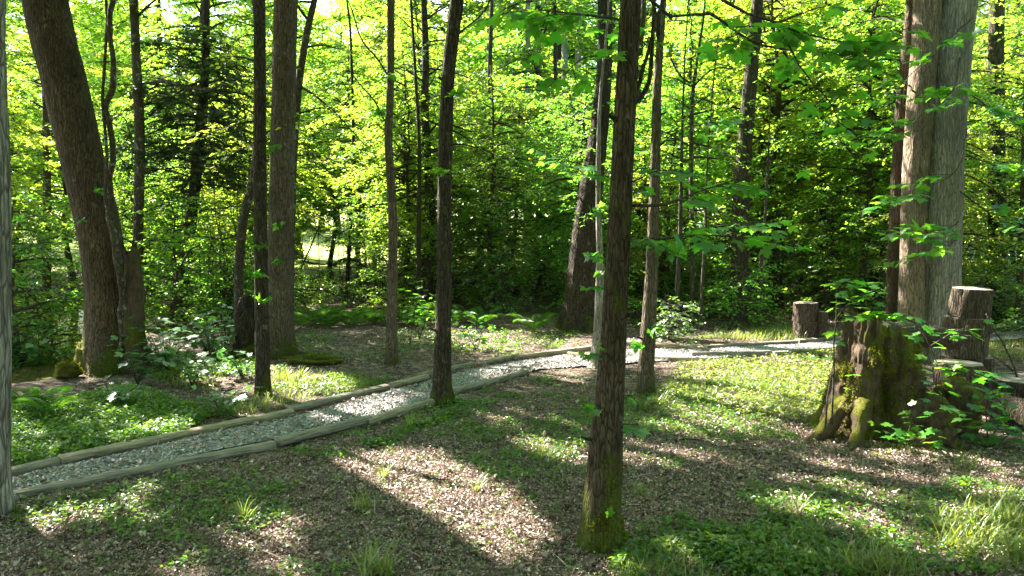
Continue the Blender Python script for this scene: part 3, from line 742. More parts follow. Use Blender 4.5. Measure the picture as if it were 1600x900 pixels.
far_specs = [
    ([(824, 440, 9), (824, 200, 8), (825, 0, 7), (825, -60, 7)], 33, 'bark_farpale', 'pale straight trunk far off, left of the two birch-white trunks'),
    ([(868, 440, 7), (868, 150, 6), (867, 40, 5), (866, -50, 5)], 30, 'bark_dark', 'thin black trunk far off between the pale trunks'),
    ([(882, 440, 11), (882, 180, 10), (883, 0, 9), (883, -60, 9)], 34, 'bark_farpale', 'far white trunk, left one of the two close together'),
    ([(902, 440, 10), (902, 180, 10), (904, 60, 9), (906, -60, 8)], 36, 'bark_farpale', 'far white trunk, right one of the two close together'),
    ([(765, 440, 8), (765, 140, 7), (768, 20, 6), (770, -50, 5)], 26, 'bark_dark', 'thin dark trunk in the leaves right of the middle trunk'),
    ([(1212, 480, 15), (1210, 300, 14), (1214, 160, 14), (1222, 60, 13), (1226, -50, 12)], 22, 'bark_lichen', 'half hidden sunlit trunk right of the leaf clad trunk'),
    ([(1284, 470, 10), (1286, 300, 9), (1287, 190, 9), (1280, 140, 8), (1286, 90, 6), (1290, 0, 5)], 20, 'bark_dark', 'short crooked dark trunk left of the pale pair'),
    ([(1560, 470, 26), (1558, 300, 24), (1556, 150, 22), (1558, 0, 20), (1560, -50, 19)], 19, 'bark_far', 'shaded brown trunk right of the pale pair'),
    ([(1082, 440, 7), (1080, 300, 7), (1080, 215, 7), (1083, 140, 6), (1093, 70, 4), (1100, 20, 3)], 16, 'bark_lichen', 'slender forked sapling trunk in the bright leaves'),
    ([(1058, 500, 9), (1059, 440, 8), (1062, 380, 7), (1064, 300, 6), (1066, 200, 4)], 15.5, 'bark_far', 'thin brown stem behind the glossy bush'),
    ([(1096, 500, 6), (1098, 430, 5), (1102, 370, 5), (1104, 280, 3)], 15.0, 'bark_far', 'pencil thin stem right of the glossy bush'),
    ([(1186, 500, 6), (1188, 430, 6), (1193, 370, 5), (1198, 300, 4)], 15.5, 'bark_lichen', 'pale pencil thin stem right of the leaf clad trunk'),
    ([(73, 460, 12), (74, 330, 11), (72, 180, 10), (68, 0, 9)], 20, 'bark_lichen', 'slim trunk in the bright leaves left of the leaning trunk'),
    ([(1592, 470, 9), (1594, 400, 8), (1598, 300, 7), (1604, 100, 6)], 15, 'bark_lichen', 'thin stem at the right edge of the picture'),
    ([(540, 480, 7), (545, 400, 6), (552, 250, 5), (548, 60, 4)], 21, 'bark_dark', 'thin dark stem beside the sunny clearing'),
    ([(990, 500, 20), (992, 300, 18), (996, 100, 15)], 21, 'bark_far', 'dim trunk behind the foreground trunk'),
]
for i, (pts, Y, bk, lb) in enumerate(far_specs):
    T['far%d' % i] = main_tree(lb, pts, Y, bk, sides=12, step=.15, seed=40 + i, flare=.25, height=(at(*pts[-1][:2], Y)[2] + 1.5), rough=.03)

# (raised moss on the trunks is added once the helpers below exist)
# vines on the leaning trunk
def liana(label, path, w, seed):
    P = smooth_path([at(*q) for q in path], .07)
    P = P + np.stack([vnoise(P * 3.5 + s * 11, s + seed) for s in range(3)], 1) * .035
    loc = P[0].copy()
    V, Q, Tt = tube(P - loc, np.linspace(w, w * .7, len(P)) * (1 + .15 * vnoise(P * 9, seed)), 9)
    root = thing('woody_vine', label, 'vine', loc, 'vines climbing beside the leaning trunk')
    obj('stem', mesh_np('stem', V, [Q, Tt]), M['bark_lichen'], root)
    return root
liana('thick twisted woody vine climbing from the broken snag past the leaning trunk', [(200, 600, 10.9), (198, 500, 10.8), (188, 430, 10.7), (180, 370, 10.7), (170, 330, 10.7), (176, 260, 10.7), (170, 190, 10.7), (164, 165, 10.7), (177, 130, 10.7), (172, 60, 10.7), (175, 0, 10.7), (190, -60, 10.8)], .05, 1)
liana('thinner woody vine hanging left of the thick vine', [(190, 590, 10.8), (186, 480, 10.6), (182, 400, 10.6), (170, 330, 10.6), (165, 230, 10.6), (160, 150, 10.7), (165, 90, 10.7), (168, 40, 10.7), (160, -40, 10.9)], .028, 2)

# knots and broken branch stubs on the near trunks
def stub(t, px, py, Y, side, L=.09, r=.016, mat='bark_dark'):
    p = at(px, py, Y); c_, R_ = on_trunk(t, p[2]); d = np.array([side, -.55, .35]); d /= np.linalg.norm(d)
    P = np.array([c_ + d * R_ * .8, c_ + d * (R_ + L * .5), c_ + d * (R_ + L) + [0, 0, .01]])
    V, Q, Tt = tube(smooth_path(P, .02), np.linspace(r * 1.5, r * .7, len(smooth_path(P, .02))), 8)
    obj('branch_stub', mesh_np('branch_stub', V - t['loc'], [Q, Tt]), M[mat], t['root'])
for k_, px, py, Y, sd_ in [('front12', 965, 500, 4.95, 1), ('front12', 958, 690, 4.95, -1), ('front12', 975, 190, 4.95, -1), ('mid9', 694, 380, 8.9, 1), ('mid9', 692, 520, 8.9, -1), ('mid9', 700, 130, 8.9, -1), ('dark5', 408, 330, 9.5, -1), ('dark5', 406, 160, 9.5, 1), ('dark5', 409, 500, 9.5, 1),
                           ('slim7', 612, 300, 11.4, 1), ('slim7', 612, 470, 11.4, -1), ('fork13', 1020, 380, 9.4, 1), ('fork13', 1012, 530, 9.4, -1), ('fork13', 1026, 180, 9.4, 1), ('thick6', 440, 280, 12.2, 1), ('lean', 150, 330, 11.1, -1), ('lean', 100, 130, 11.1, 1), ('pale17', 1440, 150, 11.8, -1), ('right16', 1400, 300, 12.6, -1)]:
    stub(T[k_], px, py, Y, sd_, .05 + .01 * (px % 7), .010 + .001 * (py % 6))

# ------------------------------------------------------------------ canopy above the picture: unseen crowns of the near trees, shaped to shade the ground
def canopy(t, centre, rad, n, lsize=.2, seed=0):
    g = np.random.default_rng(seed); c = np.array(centre, float); rad = np.array(rad, float)
    nc = max(12, int(n / 90))
    d = rvec(nc, g) * (g.random((nc, 1)) ** .4); cc = c + d * rad
    P = cc[g.integers(nc, size=n)] + g.normal(size=(n, 3)) * np.array([.55, .55, .3])
    px = topx(P); top_ok = px[:, 1] < -12                    # crowns start above the view
    P = P[top_ok & ~sunlit(P)]
    ax = rvec(len(P), g); ax[:, 2] *= .4; nn = np.array([0, 0, 1.0]) + g.normal(size=(len(P), 3)) * .45
    V, Fc = leaves(P, ax, nn, lsize * g.uniform(.7, 1.3, len(P)), LEAF2, np.full(len(P), 1.25))
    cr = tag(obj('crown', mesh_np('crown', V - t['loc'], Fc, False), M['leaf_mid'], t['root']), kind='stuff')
    for k in range(9):
        e = cc[g.integers(nc)]; z = e[2] - g.uniform(1, 3); p, r = on_trunk(t, min(z, t['P'][-1, 2] - .3))
        m = (p + e) / 2 + [0, 0, .3]
        Pp = smooth_path([p, m, e], .5)
        q = topx(Pp)
        if q[1:, 1].max() > -10: continue
        V, Q, Tt = tube(Pp, np.linspace(min(.05, max(.02, r * .3)), .008, len(Pp)), 6)
        obj('limb', mesh_np('limb', V - t['loc'], [Q, Tt]), M['bark_far'], t['root'])
canopy_specs = [('edge', (-3.5, 5.8, 8.5), (3, 3, 2.2), 3500), ('lean', (-9.5, 12, 10.5), (3.4, 3.2, 2.8), 8000), ('lich', (-8.5, 16.5, 10.5), (3.2, 3, 2.2), 8000), ('dark5', (-4.6, 10.2, 9.0), (2.6, 2.6, 2.2), 4500),
                ('thick6', (-4.4, 13.5, 12), (3.6, 3.4, 3), 9000), ('slim7', (-1.8, 12, 9.5), (2.4, 2.4, 1.8), 4000), ('pole8', (-2.4, 19.5, 11.5), (3.2, 3, 1.8), 7000), ('mid9', (-.6, 9.2, 9), (2.8, 2.6, 2.2), 4500),
                ('big10', (2.2, 16, 12), (3.6, 3.2, 3), 4000), ('front12', (1.3, 5, 8.5), (2.8, 2.6, 2.2), 3500), ('right16', (6.8, 13, 9.5), (2.5, 2.5, 2), 3500), ('pale17', (6.3, 12.5, 13), (3, 3, 2.5), 3000), ('pale18', (8.8, 12, 13), (3.5, 3.3, 3), 6000),
                ('ivy14', (5.8, 17.5, 11.5), (3, 2.8, 2), 2000)]
for i, (k, c, r, n) in enumerate(canopy_specs): canopy(T[k], c, r, n, seed=100 + i)
# unseen tall trees added at the left so their crowns shade the foreground
for i, (x, y, c, r, n) in enumerate([(-11.5, 13.5, (-11, 14.5, 11), (3.4, 3.4, 2.6), 8000), (-14.5, 18.5, (-14, 19, 13), (3.6, 3.4, 2.8), 8000), (-16.5, 21.5, (-13.2, 21, 12.5), (3.2, 3, 2.2), 7000), (-9, 8.5, (-8.5, 8.5, 9.5), (3, 3, 2.5), 6000)]):
    px = 800 + F * x / y
    Ttop = at(px, 300, y)
    t = main_tree(['unseen tall shade tree added left of the view beyond the creek', 'unseen tall shade tree added far left behind the creek bend', 'unseen tall shade tree added left of the view deepest in the wood', 'unseen tall shade tree added left of the view nearest the viewer'][i], [(px, 350 + 2530 / y, 30), (px, 300, 26), (px + 5, 0, 24)], y, 'bark_grey', sides=20, step=.12, seed=70 + i, height=c[2], group='added shade trees left of the view')
    canopy(t, c, r, n, seed=130 + i)

# ------------------------------------------------------------------ limbs and leaves of the near trees that the picture shows
for k, (path, w) in enumerate([
    ([(663, 112, 18.7), (640, 112, 18.3), (617, 97, 18)], .03), ([(664, 160, 18.8), (648, 172, 18.4), (625, 180, 18), (600, 172, 17.6)], .028), ([(668, 115, 18.8), (690, 100, 18.6), (706, 88, 18.4), (730, 60, 18)], .03),
    ([(672, 300, 18.7), (640, 305, 18.2), (590, 321, 17.5), (540, 322, 17), (500, 314, 16.6)], .04), ([(672, 302, 18.7), (700, 292, 18.4), (730, 290, 18), (760, 302, 17.6), (800, 335, 17)], .035),
    ([(670, 262, 18.8), (640, 258, 18.4), (612, 270, 18), (585, 276, 17.8)], .028), ([(668, 228, 18.8), (640, 226, 18.5), (612, 236, 18)], .025), ([(673, 205, 18.8), (690, 190, 18.4), (720, 200, 18), (770, 212, 17.4)], .03),
    ([(670, 345, 18.8), (640, 340, 18.3), (600, 352, 18)], .022), ([(664, 60, 18.8), (650, 30, 18.6), (646, -10, 18.4)], .025), ([(673, 235, 18.8), (710, 225, 18.2), (760, 236, 17.6), (800, 262, 17)], .03),
    ([(666, 140, 18.8), (680, 120, 19), (685, 90, 19.2)], .02), ([(672, 380, 18.8), (700, 372, 18.4), (740, 380, 18)], .02)]):
    branch(T['pole8'], path, w, .006, 6, 'bark_dark', wob=.05, seed=k)
branch(T['lich'], [(222, 132, 15.5), (250, 127, 15.2), (290, 136, 15), (325, 140, 14.8), (360, 133, 14.6), (385, 165, 14.5)], .035, .012, 7, 'bark_lichen', wob=.03)
branch(T['lich'], [(210, 30, 15.5), (240, 2, 15.3), (262, -12, 15)], .03, .012, 6, 'bark_dark')
for k, path in enumerate([[(318, 272, 17), (345, 270, 16.7), (400, 276, 16.2)], [(311, 330, 17), (350, 325, 16.6), (390, 322, 16.3)], [(308, 367, 17), (350, 372, 16.5), (385, 365, 16.2)], [(314, 250, 17), (370, 244, 16.4), (402, 262, 16)], [(312, 305, 17), (285, 300, 16.8), (255, 312, 16.5)], [(304, 345, 17), (275, 352, 16.6), (245, 345, 16.3)]]):
    branch(T['cedar'], path, .03, .008, 6, 'bark_dark', wob=.04, seed=k)
branch(T['slim7'], [(607, 122, 11.4), (590, 95, 11.3), (560, 50, 11.2), (546, 0, 11.1)], .02, .008, 6, 'bark_dark', wob=.03)
branch(T['slim7'], [(607, 195, 11.4), (580, 150, 11.4), (536, 100, 11.5)], .016, .006, 6, 'bark_dark', wob=.03)
branch(T['mid9'], [(702, 62, 8.9), (735, 40, 8.9), (760, 10, 8.9), (775, -20, 9)], .016, .008, 6, 'bark_dark', wob=.02)
branch(T['front12'], [(985, 165, 4.95), (1003, 150, 5.0), (1013, 128, 5.03), (1016, 100, 5.05), (1019, 60, 5.08), (1022, -10, 5.1)], .019, .012, 9, 'bark_dark', wob=.01)
branch(T['front12'], [(984, 160, 4.95), (997, 135, 4.93), (1004, 105, 4.92), (1014, 75, 4.9), (1026, 30, 4.9), (1040, -20, 4.9)], .015, .010, 9, 'bark_dark', wob=.01)
branch(T['fork13'], [(1031, 62, 9.4), (1024, 20, 9.4), (1012, -30, 9.4)], .035, .02, 8, 'bark_dark')
branch(T['far8'], [(1084, 132, 16), (1066, 122, 15.9), (1052, 100, 15.8), (1046, 82, 15.7)], .035, .015, 7, 'bark_lichen')
branch(T['far8'], [(1084, 135, 16), (1100, 118, 15.8), (1120, 106, 15.6), (1150, 108, 15.4)], .03, .012, 7, 'bark_lichen')
lb = leafy_branch
lb(T['front12'], [(982, 327, 4.95), (1040, 320, 4.95), (1090, 302, 5.0), (1140, 283, 5.1), (1195, 258, 5.3)], .012, 48, .10, .34, seed=1, t0=.3)
lb(T['front12'], [(980, 378, 4.95), (1030, 372, 4.9), (1085, 368, 4.85), (1150, 372, 4.8), (1190, 380, 4.8)], .009, 62, .095, .36, seed=2, t0=.1)
lb(T['front12'], [(990, -40, 4.95), (1050, 22, 4.95), (1110, 24, 5.0), (1170, 58, 5.2), (1240, 75, 5.4), (1330, 92, 5.6)], .012, 84, .11, .4, seed=3, t0=.25)
lb(T['front12'], [(992, -70, 4.95), (1070, -40, 5.0), (1135, 0, 5.0), (1200, 35, 5.1), (1290, 62, 5.3), (1370, 80, 5.5)], .014, 80, .11, .42, seed=4, t0=.3)
lb(T['front12'], [(982, 36, 4.95), (930, 26, 5.0), (870, 18, 5.2), (812, 14, 5.4)], .010, 56, .11, .36, seed=5, t0=.2)
lb(T['front12'], [(978, 100, 4.95), (940, 90, 4.9), (905, 96, 4.9), (880, 112, 4.95)], .007, 20, .11, .25, seed=6, t0=.2)
lb(T['front12'], [(975, 290, 4.95), (1000, 272, 4.75), (1030, 262, 4.6)], .005, 12, .08, .2, seed=7)
lb(T['front12'], [(1195, 10, 5.2), (1250, 100, 5.3), (1290, 150, 5.4), (1310, 190, 5.5)], .006, 40, .105, .4, seed=8)
for k, (px, py, n, d) in enumerate([(958, 282, 5, (-1, -.6, .2)), (985, 270, 4, (1, -.6, .1)), (955, 335, 5, (-1, -.5, .1)), (982, 300, 4, (.8, -.8, 0)), (950, 410, 4, (-1, -.5, .3)), (945, 560, 4, (-1, -.4, .2)), (975, 620, 3, (1, -.5, 0)), (950, 545, 3, (-.6, -1, .3)),
                                     (946, 805, 7, (.1, -1, .5)), (945, 640, 4, (-1, -.5, .2)), (970, 665, 3, (1, -.6, 0)), (948, 455, 4, (-1, -.3, .2))]):
    sprig(T['front12'], px, py, 4.9, n, .07 if py < 700 else .06, seed=k, direction=d)
for k, (px, py, t_, Y) in enumerate([(418, 232, 'dark5', 9.4), (424, 238, 'thick6', 12.0), (430, 352, 'thick6', 12.0), (420, 385, 'dark5', 9.4), (425, 410, 'thick6', 11.9), (418, 430, 'dark5', 9.4), (404, 470, 'dark5', 9.4), (932, 275, 'pale11', 11.2), (930, 325, 'pale11', 11.2), (930, 400, 'pale11', 11.2), (928, 430, 'pale11', 11.2), (705, 270, 'mid9', 8.8), (700, 150, 'mid9', 8.8), (1005, 540, 'fork13', 9.3), (1012, 515, 'fork13', 9.3), (605, 180, 'slim7', 11.3), (600, 120, 'slim7', 11.3), (140, 345, 'lean', 10.7), (150, 300, 'lean', 10.7)]):
    sprig(T[t_], px, py, Y, 6, .11, seed=50 + k, direction=((-1) ** k, -.7, .2))
for k, (path, n) in enumerate([([(1500, 90, 11.6), (1490, 140, 10.9), (1450, 172, 10.7), (1405, 212, 10.6)], 40), ([(1510, 200, 11.6), (1500, 260, 10.8), (1455, 290, 10.6), (1400, 310, 10.5)], 30), ([(1498, 345, 11.6), (1480, 358, 10.9), (1445, 362, 10.8), (1405, 358, 10.7)], 34),
                                ([(1498, 372, 11.6), (1480, 385, 10.9), (1455, 392, 10.8), (1430, 402, 10.7)], 20), ([(1515, 30, 11.6), (1470, 75, 10.8), (1430, 110, 10.6), (1390, 150, 10.5)], 34), ([(1520, 150, 11.6), (1560, 180, 11), (1600, 200, 10.8)], 30),
                                ([(1512, 240, 11.6), (1560, 260, 11), (1610, 262, 10.6)], 36), ([(1500, 300, 11.6), (1540, 330, 11.2), (1590, 350, 11)], 26)]):
    lb(T['pale18'], path, .012, int(n * 1.5), .14, .42, seed=20 + k, t0=.3)
lb(T['fork13'], [(1030, 230, 9.4), (1060, 205, 9.2), (1110, 190, 9.0)], .012, 34, .13, .5, seed=31)
lb(T['fork13'], [(1026, 330, 9.4), (1060, 345, 9.2), (1120, 352, 9.0), (1170, 345, 8.9)], .012, 40, .12, .5, seed=32)
lb(T['fork13'], [(1032, 100, 9.4), (1000, 60, 9.2), (960, 30, 9.0)], .012, 30, .13, .5, seed=33)
lb(T['pale11'], [(936, 300, 11.3), (910, 268, 11.2), (880, 255, 11.0)], .01, 30, .13, .5, seed=34)
lb(T['pale11'], [(936, 280, 11.3), (960, 250, 11.2), (990, 240, 11.0)], .01, 24, .13, .5, seed=35)

# dark evergreen crown of the curved trunk
prof_cone = lambda u: max(.12, 1 - .75 * u)
prof_oval = lambda u: max(.05, math.sin(math.pi * min(1, u * .86 + .13))) ** .7
prof_dome = lambda u: max(.1, math.cos(u * 1.35)) ** .6
def add_crown(t, seed, nb, r, z0, z1, prof, mat, lsize, sp, **kw):
    def tr(z):
        p, _ = on_trunk(t, z); return p[0] - t['loc'][0], p[1] - t['loc'][1]
    V, Fc, bag = spray_crown(seed, nb, r, z0, z1, prof, lsize=lsize, sp=sp, trunk=tr, **kw)
    cr = tag(obj('crown', mesh_np('crown', V, Fc, False), M[mat], t['root']), kind='stuff')
    if bag.n: tag(obj('limb', bag.mesh('limb'), M['twig'], t['root']), kind='stuff')
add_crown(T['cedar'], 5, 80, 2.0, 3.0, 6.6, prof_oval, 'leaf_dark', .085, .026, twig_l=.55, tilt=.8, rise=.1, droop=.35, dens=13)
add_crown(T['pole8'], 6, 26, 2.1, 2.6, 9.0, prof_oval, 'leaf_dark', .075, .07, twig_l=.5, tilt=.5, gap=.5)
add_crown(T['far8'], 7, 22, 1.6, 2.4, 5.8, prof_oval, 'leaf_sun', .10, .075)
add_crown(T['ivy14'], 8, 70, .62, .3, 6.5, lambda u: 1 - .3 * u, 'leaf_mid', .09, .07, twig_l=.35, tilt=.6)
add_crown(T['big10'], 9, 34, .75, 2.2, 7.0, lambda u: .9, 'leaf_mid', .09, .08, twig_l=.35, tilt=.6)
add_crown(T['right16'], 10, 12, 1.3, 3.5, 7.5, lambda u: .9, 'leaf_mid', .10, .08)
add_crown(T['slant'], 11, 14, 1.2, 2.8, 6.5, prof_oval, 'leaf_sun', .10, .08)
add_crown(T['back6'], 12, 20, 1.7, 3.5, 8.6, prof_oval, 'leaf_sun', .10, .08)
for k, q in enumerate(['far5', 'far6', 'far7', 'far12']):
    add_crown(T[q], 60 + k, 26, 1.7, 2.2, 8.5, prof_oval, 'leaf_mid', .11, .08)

# ------------------------------------------------------------------ the wood behind: young trees, tall trees, shrubs
def wood_tree(name, label, group, seed, h, r, z0, nb, lsize, mat, bark, prof=prof_oval, leaf=LEAF2, sp=.08, **kw):
    g = np.random.default_rng(seed)
    n = 12; z = np.linspace(-.15, h, n); P = np.stack([np.cumsum(g.normal(size=n)) * .06, np.cumsum(g.normal(size=n)) * .06, z], 1); P[:2, :2] = 0
    R = (.018 + .011 * h) * (1 - .9 * np.linspace(0, 1, n)); R[0] *= 1.4
    tr = lambda zz: (np.interp(zz, z, P[:, 0]), np.interp(zz, z, P[:, 1]))
    V, Fc, bag = spray_crown(seed + 1, nb, r, z0, h * .98, prof, lsize=lsize, sp=sp, leaf=leaf, trunk=tr, **kw)
    PP = smooth_path(P, .25); RR = np.interp(PP[:, 2], z, R)
    bag.add(*tube(PP, RR, 9))
    root = thing(name, label, 'shrub' if 'shrub' in name else 'tree', (0, 0, 0), group)
    obj('trunk' if 'tree' in name else 'stem', bag.mesh('trunk'), M[bark], root)
    tag(obj('crown', mesh_np('crown', V, Fc, False), M[mat], root), kind='stuff')
    return root
def spread_spots(n, ymin, ymax, ok, dmin, seed, xmax=.78):
    g = np.random.default_rng(seed); out = []; tries = 0
    while len(out) < n and tries < 8000:
        tries += 1
        y = math.sqrt(g.uniform(ymin ** 2, ymax ** 2)); x = g.uniform(-xmax, xmax) * y
        if not ok(x, y): continue
        if all((x - a) ** 2 + (y - b) ** 2 > dmin * dmin for a, b in out): out.append((x, y))
    return out
def shades_front(x, y, h, r):
    z = np.linspace(1, h, 24); qx, qy = x - LS[0] / LS[2] * z, y - LS[1] / LS[2] * z
    lawn = 32 < y < 60 and bool(np.any((qx > -14) & (qx < -9) & (qy > 39) & (qy < 50)))
    return lawn or bool(np.any((qx > -5 - r) & (qx < 8.5 + r) & (qy > 3.5 - r) & (qy < 12.8 + r)))
def scatter(protos, spots, seed, smin=.8, smax=1.15, hr=None, sink=0.0, label=None):
    g = np.random.default_rng(seed); used = set(range(len(protos))) if label else set()
    for i, (x, y) in enumerate(spots):
        k = int(g.integers(len(protos))); p = protos[k]
        s = g.uniform(smin, smax)
        while hr and s > .3 and shades_front(x, y, hr[k][0] * s, hr[k][1] * s * .7): s *= .93
        if hr and s <= .42: continue
        o = p if k not in used else copy_tree(p); used.add(k)
        if label: o['label'] = label; o['group'] = 'unseen trees added round the viewer'
        o.location = (x, y, Hz(x, y) - sink); o.rotation_euler = (g.normal() * .03, g.normal() * .03, g.random() * 6.28); o.scale = (s, s, s * g.uniform(.92, 1.1))
    for k, p in enumerate(protos):
        if k not in used:
            for ch in list(p.children): bpy.data.objects.remove(ch)
            bpy.data.objects.remove(p)
def off_creek(x, y): return float(dist_poly(np.array([x]), np.array([y]), CREEK)[0]) > 1.2
def pxof(x, y): return 800 + F * x / y
young = [wood_tree('young_tree', 'young leafy tree in the sunlit wood behind the path', 'young trees of the wood behind', 200 + k, h, r, z0, nb, ls, mt, 'bark_far', gap=.2, dens=15, tilt=.75, sp=.052, droop=.4)
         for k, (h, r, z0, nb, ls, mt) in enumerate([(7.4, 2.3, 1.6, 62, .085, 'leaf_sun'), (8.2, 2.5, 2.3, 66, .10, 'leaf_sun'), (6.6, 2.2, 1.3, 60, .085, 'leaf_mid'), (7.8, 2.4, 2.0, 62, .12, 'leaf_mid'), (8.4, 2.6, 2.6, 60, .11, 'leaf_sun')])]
okA = lambda x, y: off_creek(x, y) and not (455 < pxof(x, y) < 580 and y < 24) and (x > 2 or y > 18.5)
spotsA = spread_spots(58, 16.5, 31, okA, 2.0, 1) + [(-11.2, 15.5), (-13.5, 17.5), (-9.5, 19.2), (-3.6, 24.5), (4.2, 15.2), (8.7, 14.6), (11.2, 14.2), (9.4, 17.5), (3.2, 17.5), (-6.7, 19.3), (-3.2, 19.6)]  # last two spots added to shade the fern bank
scatter(young, spotsA, 2, .85, 1.15, [(7.4, 2.3), (8.2, 2.5), (6.6, 2.2), (7.8, 2.4), (8.4, 2.6)])
tall = [wood_tree('tall_tree', 'tall leafy tree deep in the wood beyond the clearing', 'tall trees deep in the wood', 230 + k, h, r, z0, 80, ls, mt, 'bark_far', sp=.11, twig_l=1.1, gap=.2, dens=12, tilt=.8, droop=.4)
        for k, (h, r, z0, ls, mt) in enumerate([(17, 3.8, 2.4, .20, 'leaf_sun'), (21, 4.2, 3.2, .22, 'leaf_sun'), (19, 4.0, 2.4, .21, 'leaf_mid')])]
okB = lambda x, y: not (470 < pxof(x, y) < 560 and y < 60)
spotsB = spread_spots(40, 31, 52, okB, 3.8, 3) + spread_spots(44, 52, 85, lambda x, y: True, 5, 4)
spotsB += [(-17, 66), (-20.5, 72), (-15, 63), (-22, 64), (-26, 70)]
spotsC = [(-26, 6), (-22, -3), (26, 4), (21, 10), (24, -5), (-17, -9), (17, -9), (-9, -13), (9, -13), (0, -15), (-5, -9), (5, -9), (-12, -4), (12, -3), (-11, 2.5), (11, 4), (14, 9), (-3, -6.5), (3.5, -6), (-28, 14), (29, 12), (0, -21), (-14, -18), (14, -18), (8, -1), (-8, -2)]  # unseen trees added behind and beside the camera to block sky light
scatter(tall, spotsB, 5, .85, 1.2, [(17, 3.8), (21, 4.2), (19, 4.0)])
scatter(tall, spotsC, 15, .85, 1.2, [(17, 3.8), (21, 4.2), (19, 4.0)], label='unseen tall leafy tree added round the viewer to block sky light')

shrub = [wood_tree('shrub', 'leafy shrub in the dim undergrowth behind the path', 'undergrowth shrubs', 260 + k, h, r, .12, nb, ls, mt, 'twig', prof=prof_dome, sp=.05, twig_l=.42, tilt=.7, dens=12)
         for k, (h, r, nb, ls, mt) in enumerate([(1.7, 1.15, 34, .085, 'leaf_shrub'), (2.3, 1.2, 40, .09, 'leaf_shrub'), (1.3, 1.0, 30, .08, 'leaf_mid'), (2.8, 1.3, 44, .095, 'leaf_mid')])]
okS = lambda x, y: off_creek(x, y) and y > (18.0 if -5.5 < x < 1 else 15.3) and not (455 < pxof(x, y) < 575) and not (1180 < pxof(x, y) < 1330 and y < 17)
spotsS = spread_spots(80, 15.5, 27, okS, 1.25, 6) + [(-10.5, 13.6), (-9.4, 14.6), (-8.9, 13.3), (-11.5, 14.2), (-7.2, 15.4), (-6.4, 16.2), (-12.5, 13.2), (11.3, 12.6), (10.2, 13.8)]
scatter(shrub, spotsS, 7, .8, 1.2)
low = [wood_tree('low_shrub', 'low shrub beside the sunny gap to the clearing', 'low shrubs before the clearing', 290 + k, .8, .75, .08, 22, .075, 'leaf_shrub', 'twig', prof=prof_dome, sp=.055, twig_l=.35, tilt=.5) for k in range(2)]
scatter(low, [(x * y / F, y) for x, y in [(-330, 19.5), (-300, 20.5), (-262, 19.8), (-240, 21), (-345, 22), (-285, 23), (-315, 24.5), (-255, 25)]], 8)

# thin bare stems of the thicket
def stem_proto(k):
    g = np.random.default_rng(400 + k); h = g.uniform(2.2, 3.6); n = 9; z = np.linspace(-.1, h, n)
    P = np.stack([np.cumsum(g.normal(size=n)) * .05, np.cumsum(g.normal(size=n)) * .05, z], 1)
    root = thing('thicket_stem', 'thin upright stem in the thicket left of the thick grey trunk', 'sapling', (0, 0, 0), 'thin stems of the thicket')
    V, Q, Tt = tube(smooth_path(P, .2), np.linspace(.016, .006, len(smooth_path(P, .2))), 6)
    obj('stem', mesh_np('stem', V, [Q, Tt]), M['twig'], root)
    V, Fc, bag = spray_crown(500 + k, 9, .5, .8, h, lambda u: .8, lsize=.075, sp=.07, twig_l=.3, wood=False, trunk=lambda zz: (np.interp(zz, z, P[:, 0]), np.interp(zz, z, P[:, 1])))
    tag(obj('foliage', mesh_np('foliage', V, Fc, False), M['leaf_mid'], root), kind='stuff')
    return root
stems = [stem_proto(k) for k in range(4)]
g = np.random.default_rng(9)
scatter(stems, [((px - 800) / F * y, y) for px, y in zip(g.uniform(235, 400, 34), g.uniform(15.6, 20, 34))] + [((px - 800) / F * y, y) for px, y in zip(g.uniform(470, 660, 16), g.uniform(19, 24, 16))], 10)

# ------------------------------------------------------------------ ferns
def fern_proto(k, nf, L):
    g = np.random.default_rng(600 + k)
    root = thing('fern', 'fern', 'fern')
    for f in range(nf):
        az = f * 6.283 / nf + g.normal() * .25; l = L * g.uniform(.75, 1.15); m = 19
        s = np.linspace(0, 1, m); up = g.uniform(.95, 1.35)
        R_ = np.stack([np.cos(az) * l * s * .75, np.sin(az) * l * s * .75, l * (up * s - .75 * s ** 2)], 1)
        bag = Bag(); V, Q, _ = tube(R_, np.linspace(.004, .001, m), 3, cap=False); bag.add(V, Q)
        d = np.gradient(R_, axis=0); d /= np.linalg.norm(d, axis=1)[:, None]
        side = np.array([-math.sin(az), math.cos(az), 0]); nrm = np.cross(d, side)
        for sg in (1, -1):
            i = np.arange(2, m); wdt = l * .24 * np.sin(np.pi * (s[i] * .82 + .14)) + .012
            ax = sg * side + d[i] * .45 + np.array([0, 0, -.12])
            V, Fc = leaves(R_[i], ax, nrm[i] + [0, 0, .8], wdt, LEAF2, np.full(len(i), .27)); bag.add(V, None, Fc)
        obj('frond', bag.mesh('frond', smooth=False), M['fern'], root)
    return root
ferns = [fern_proto(k, nf, L) for k, (nf, L) in enumerate([(9, .62), (8, .72), (10, .55)])]
fspots = [(470, 512), (492, 506), (515, 511), (540, 505), (562, 510), (585, 505), (604, 508), (628, 505), (650, 509), (640, 498), (680, 504), (705, 508), (728, 505), (752, 512), (575, 498), (520, 497), (835, 518)]
extra = [(48, 640, 'green fern on the near bank of the creek'), (22, 652, 'fern half hidden by the edge trunk on the creek bank'), (80, 655, 'small fern on the creek bank left of the mossy rocks'), (1555, 498, 'bright fern clump right of the log stack'), (1585, 500, 'bright fern clump at the right edge beyond the path'), (1610, 494, 'fern at the far right edge behind the fallen log'), (1535, 500, 'bright fern just behind the log stack')]
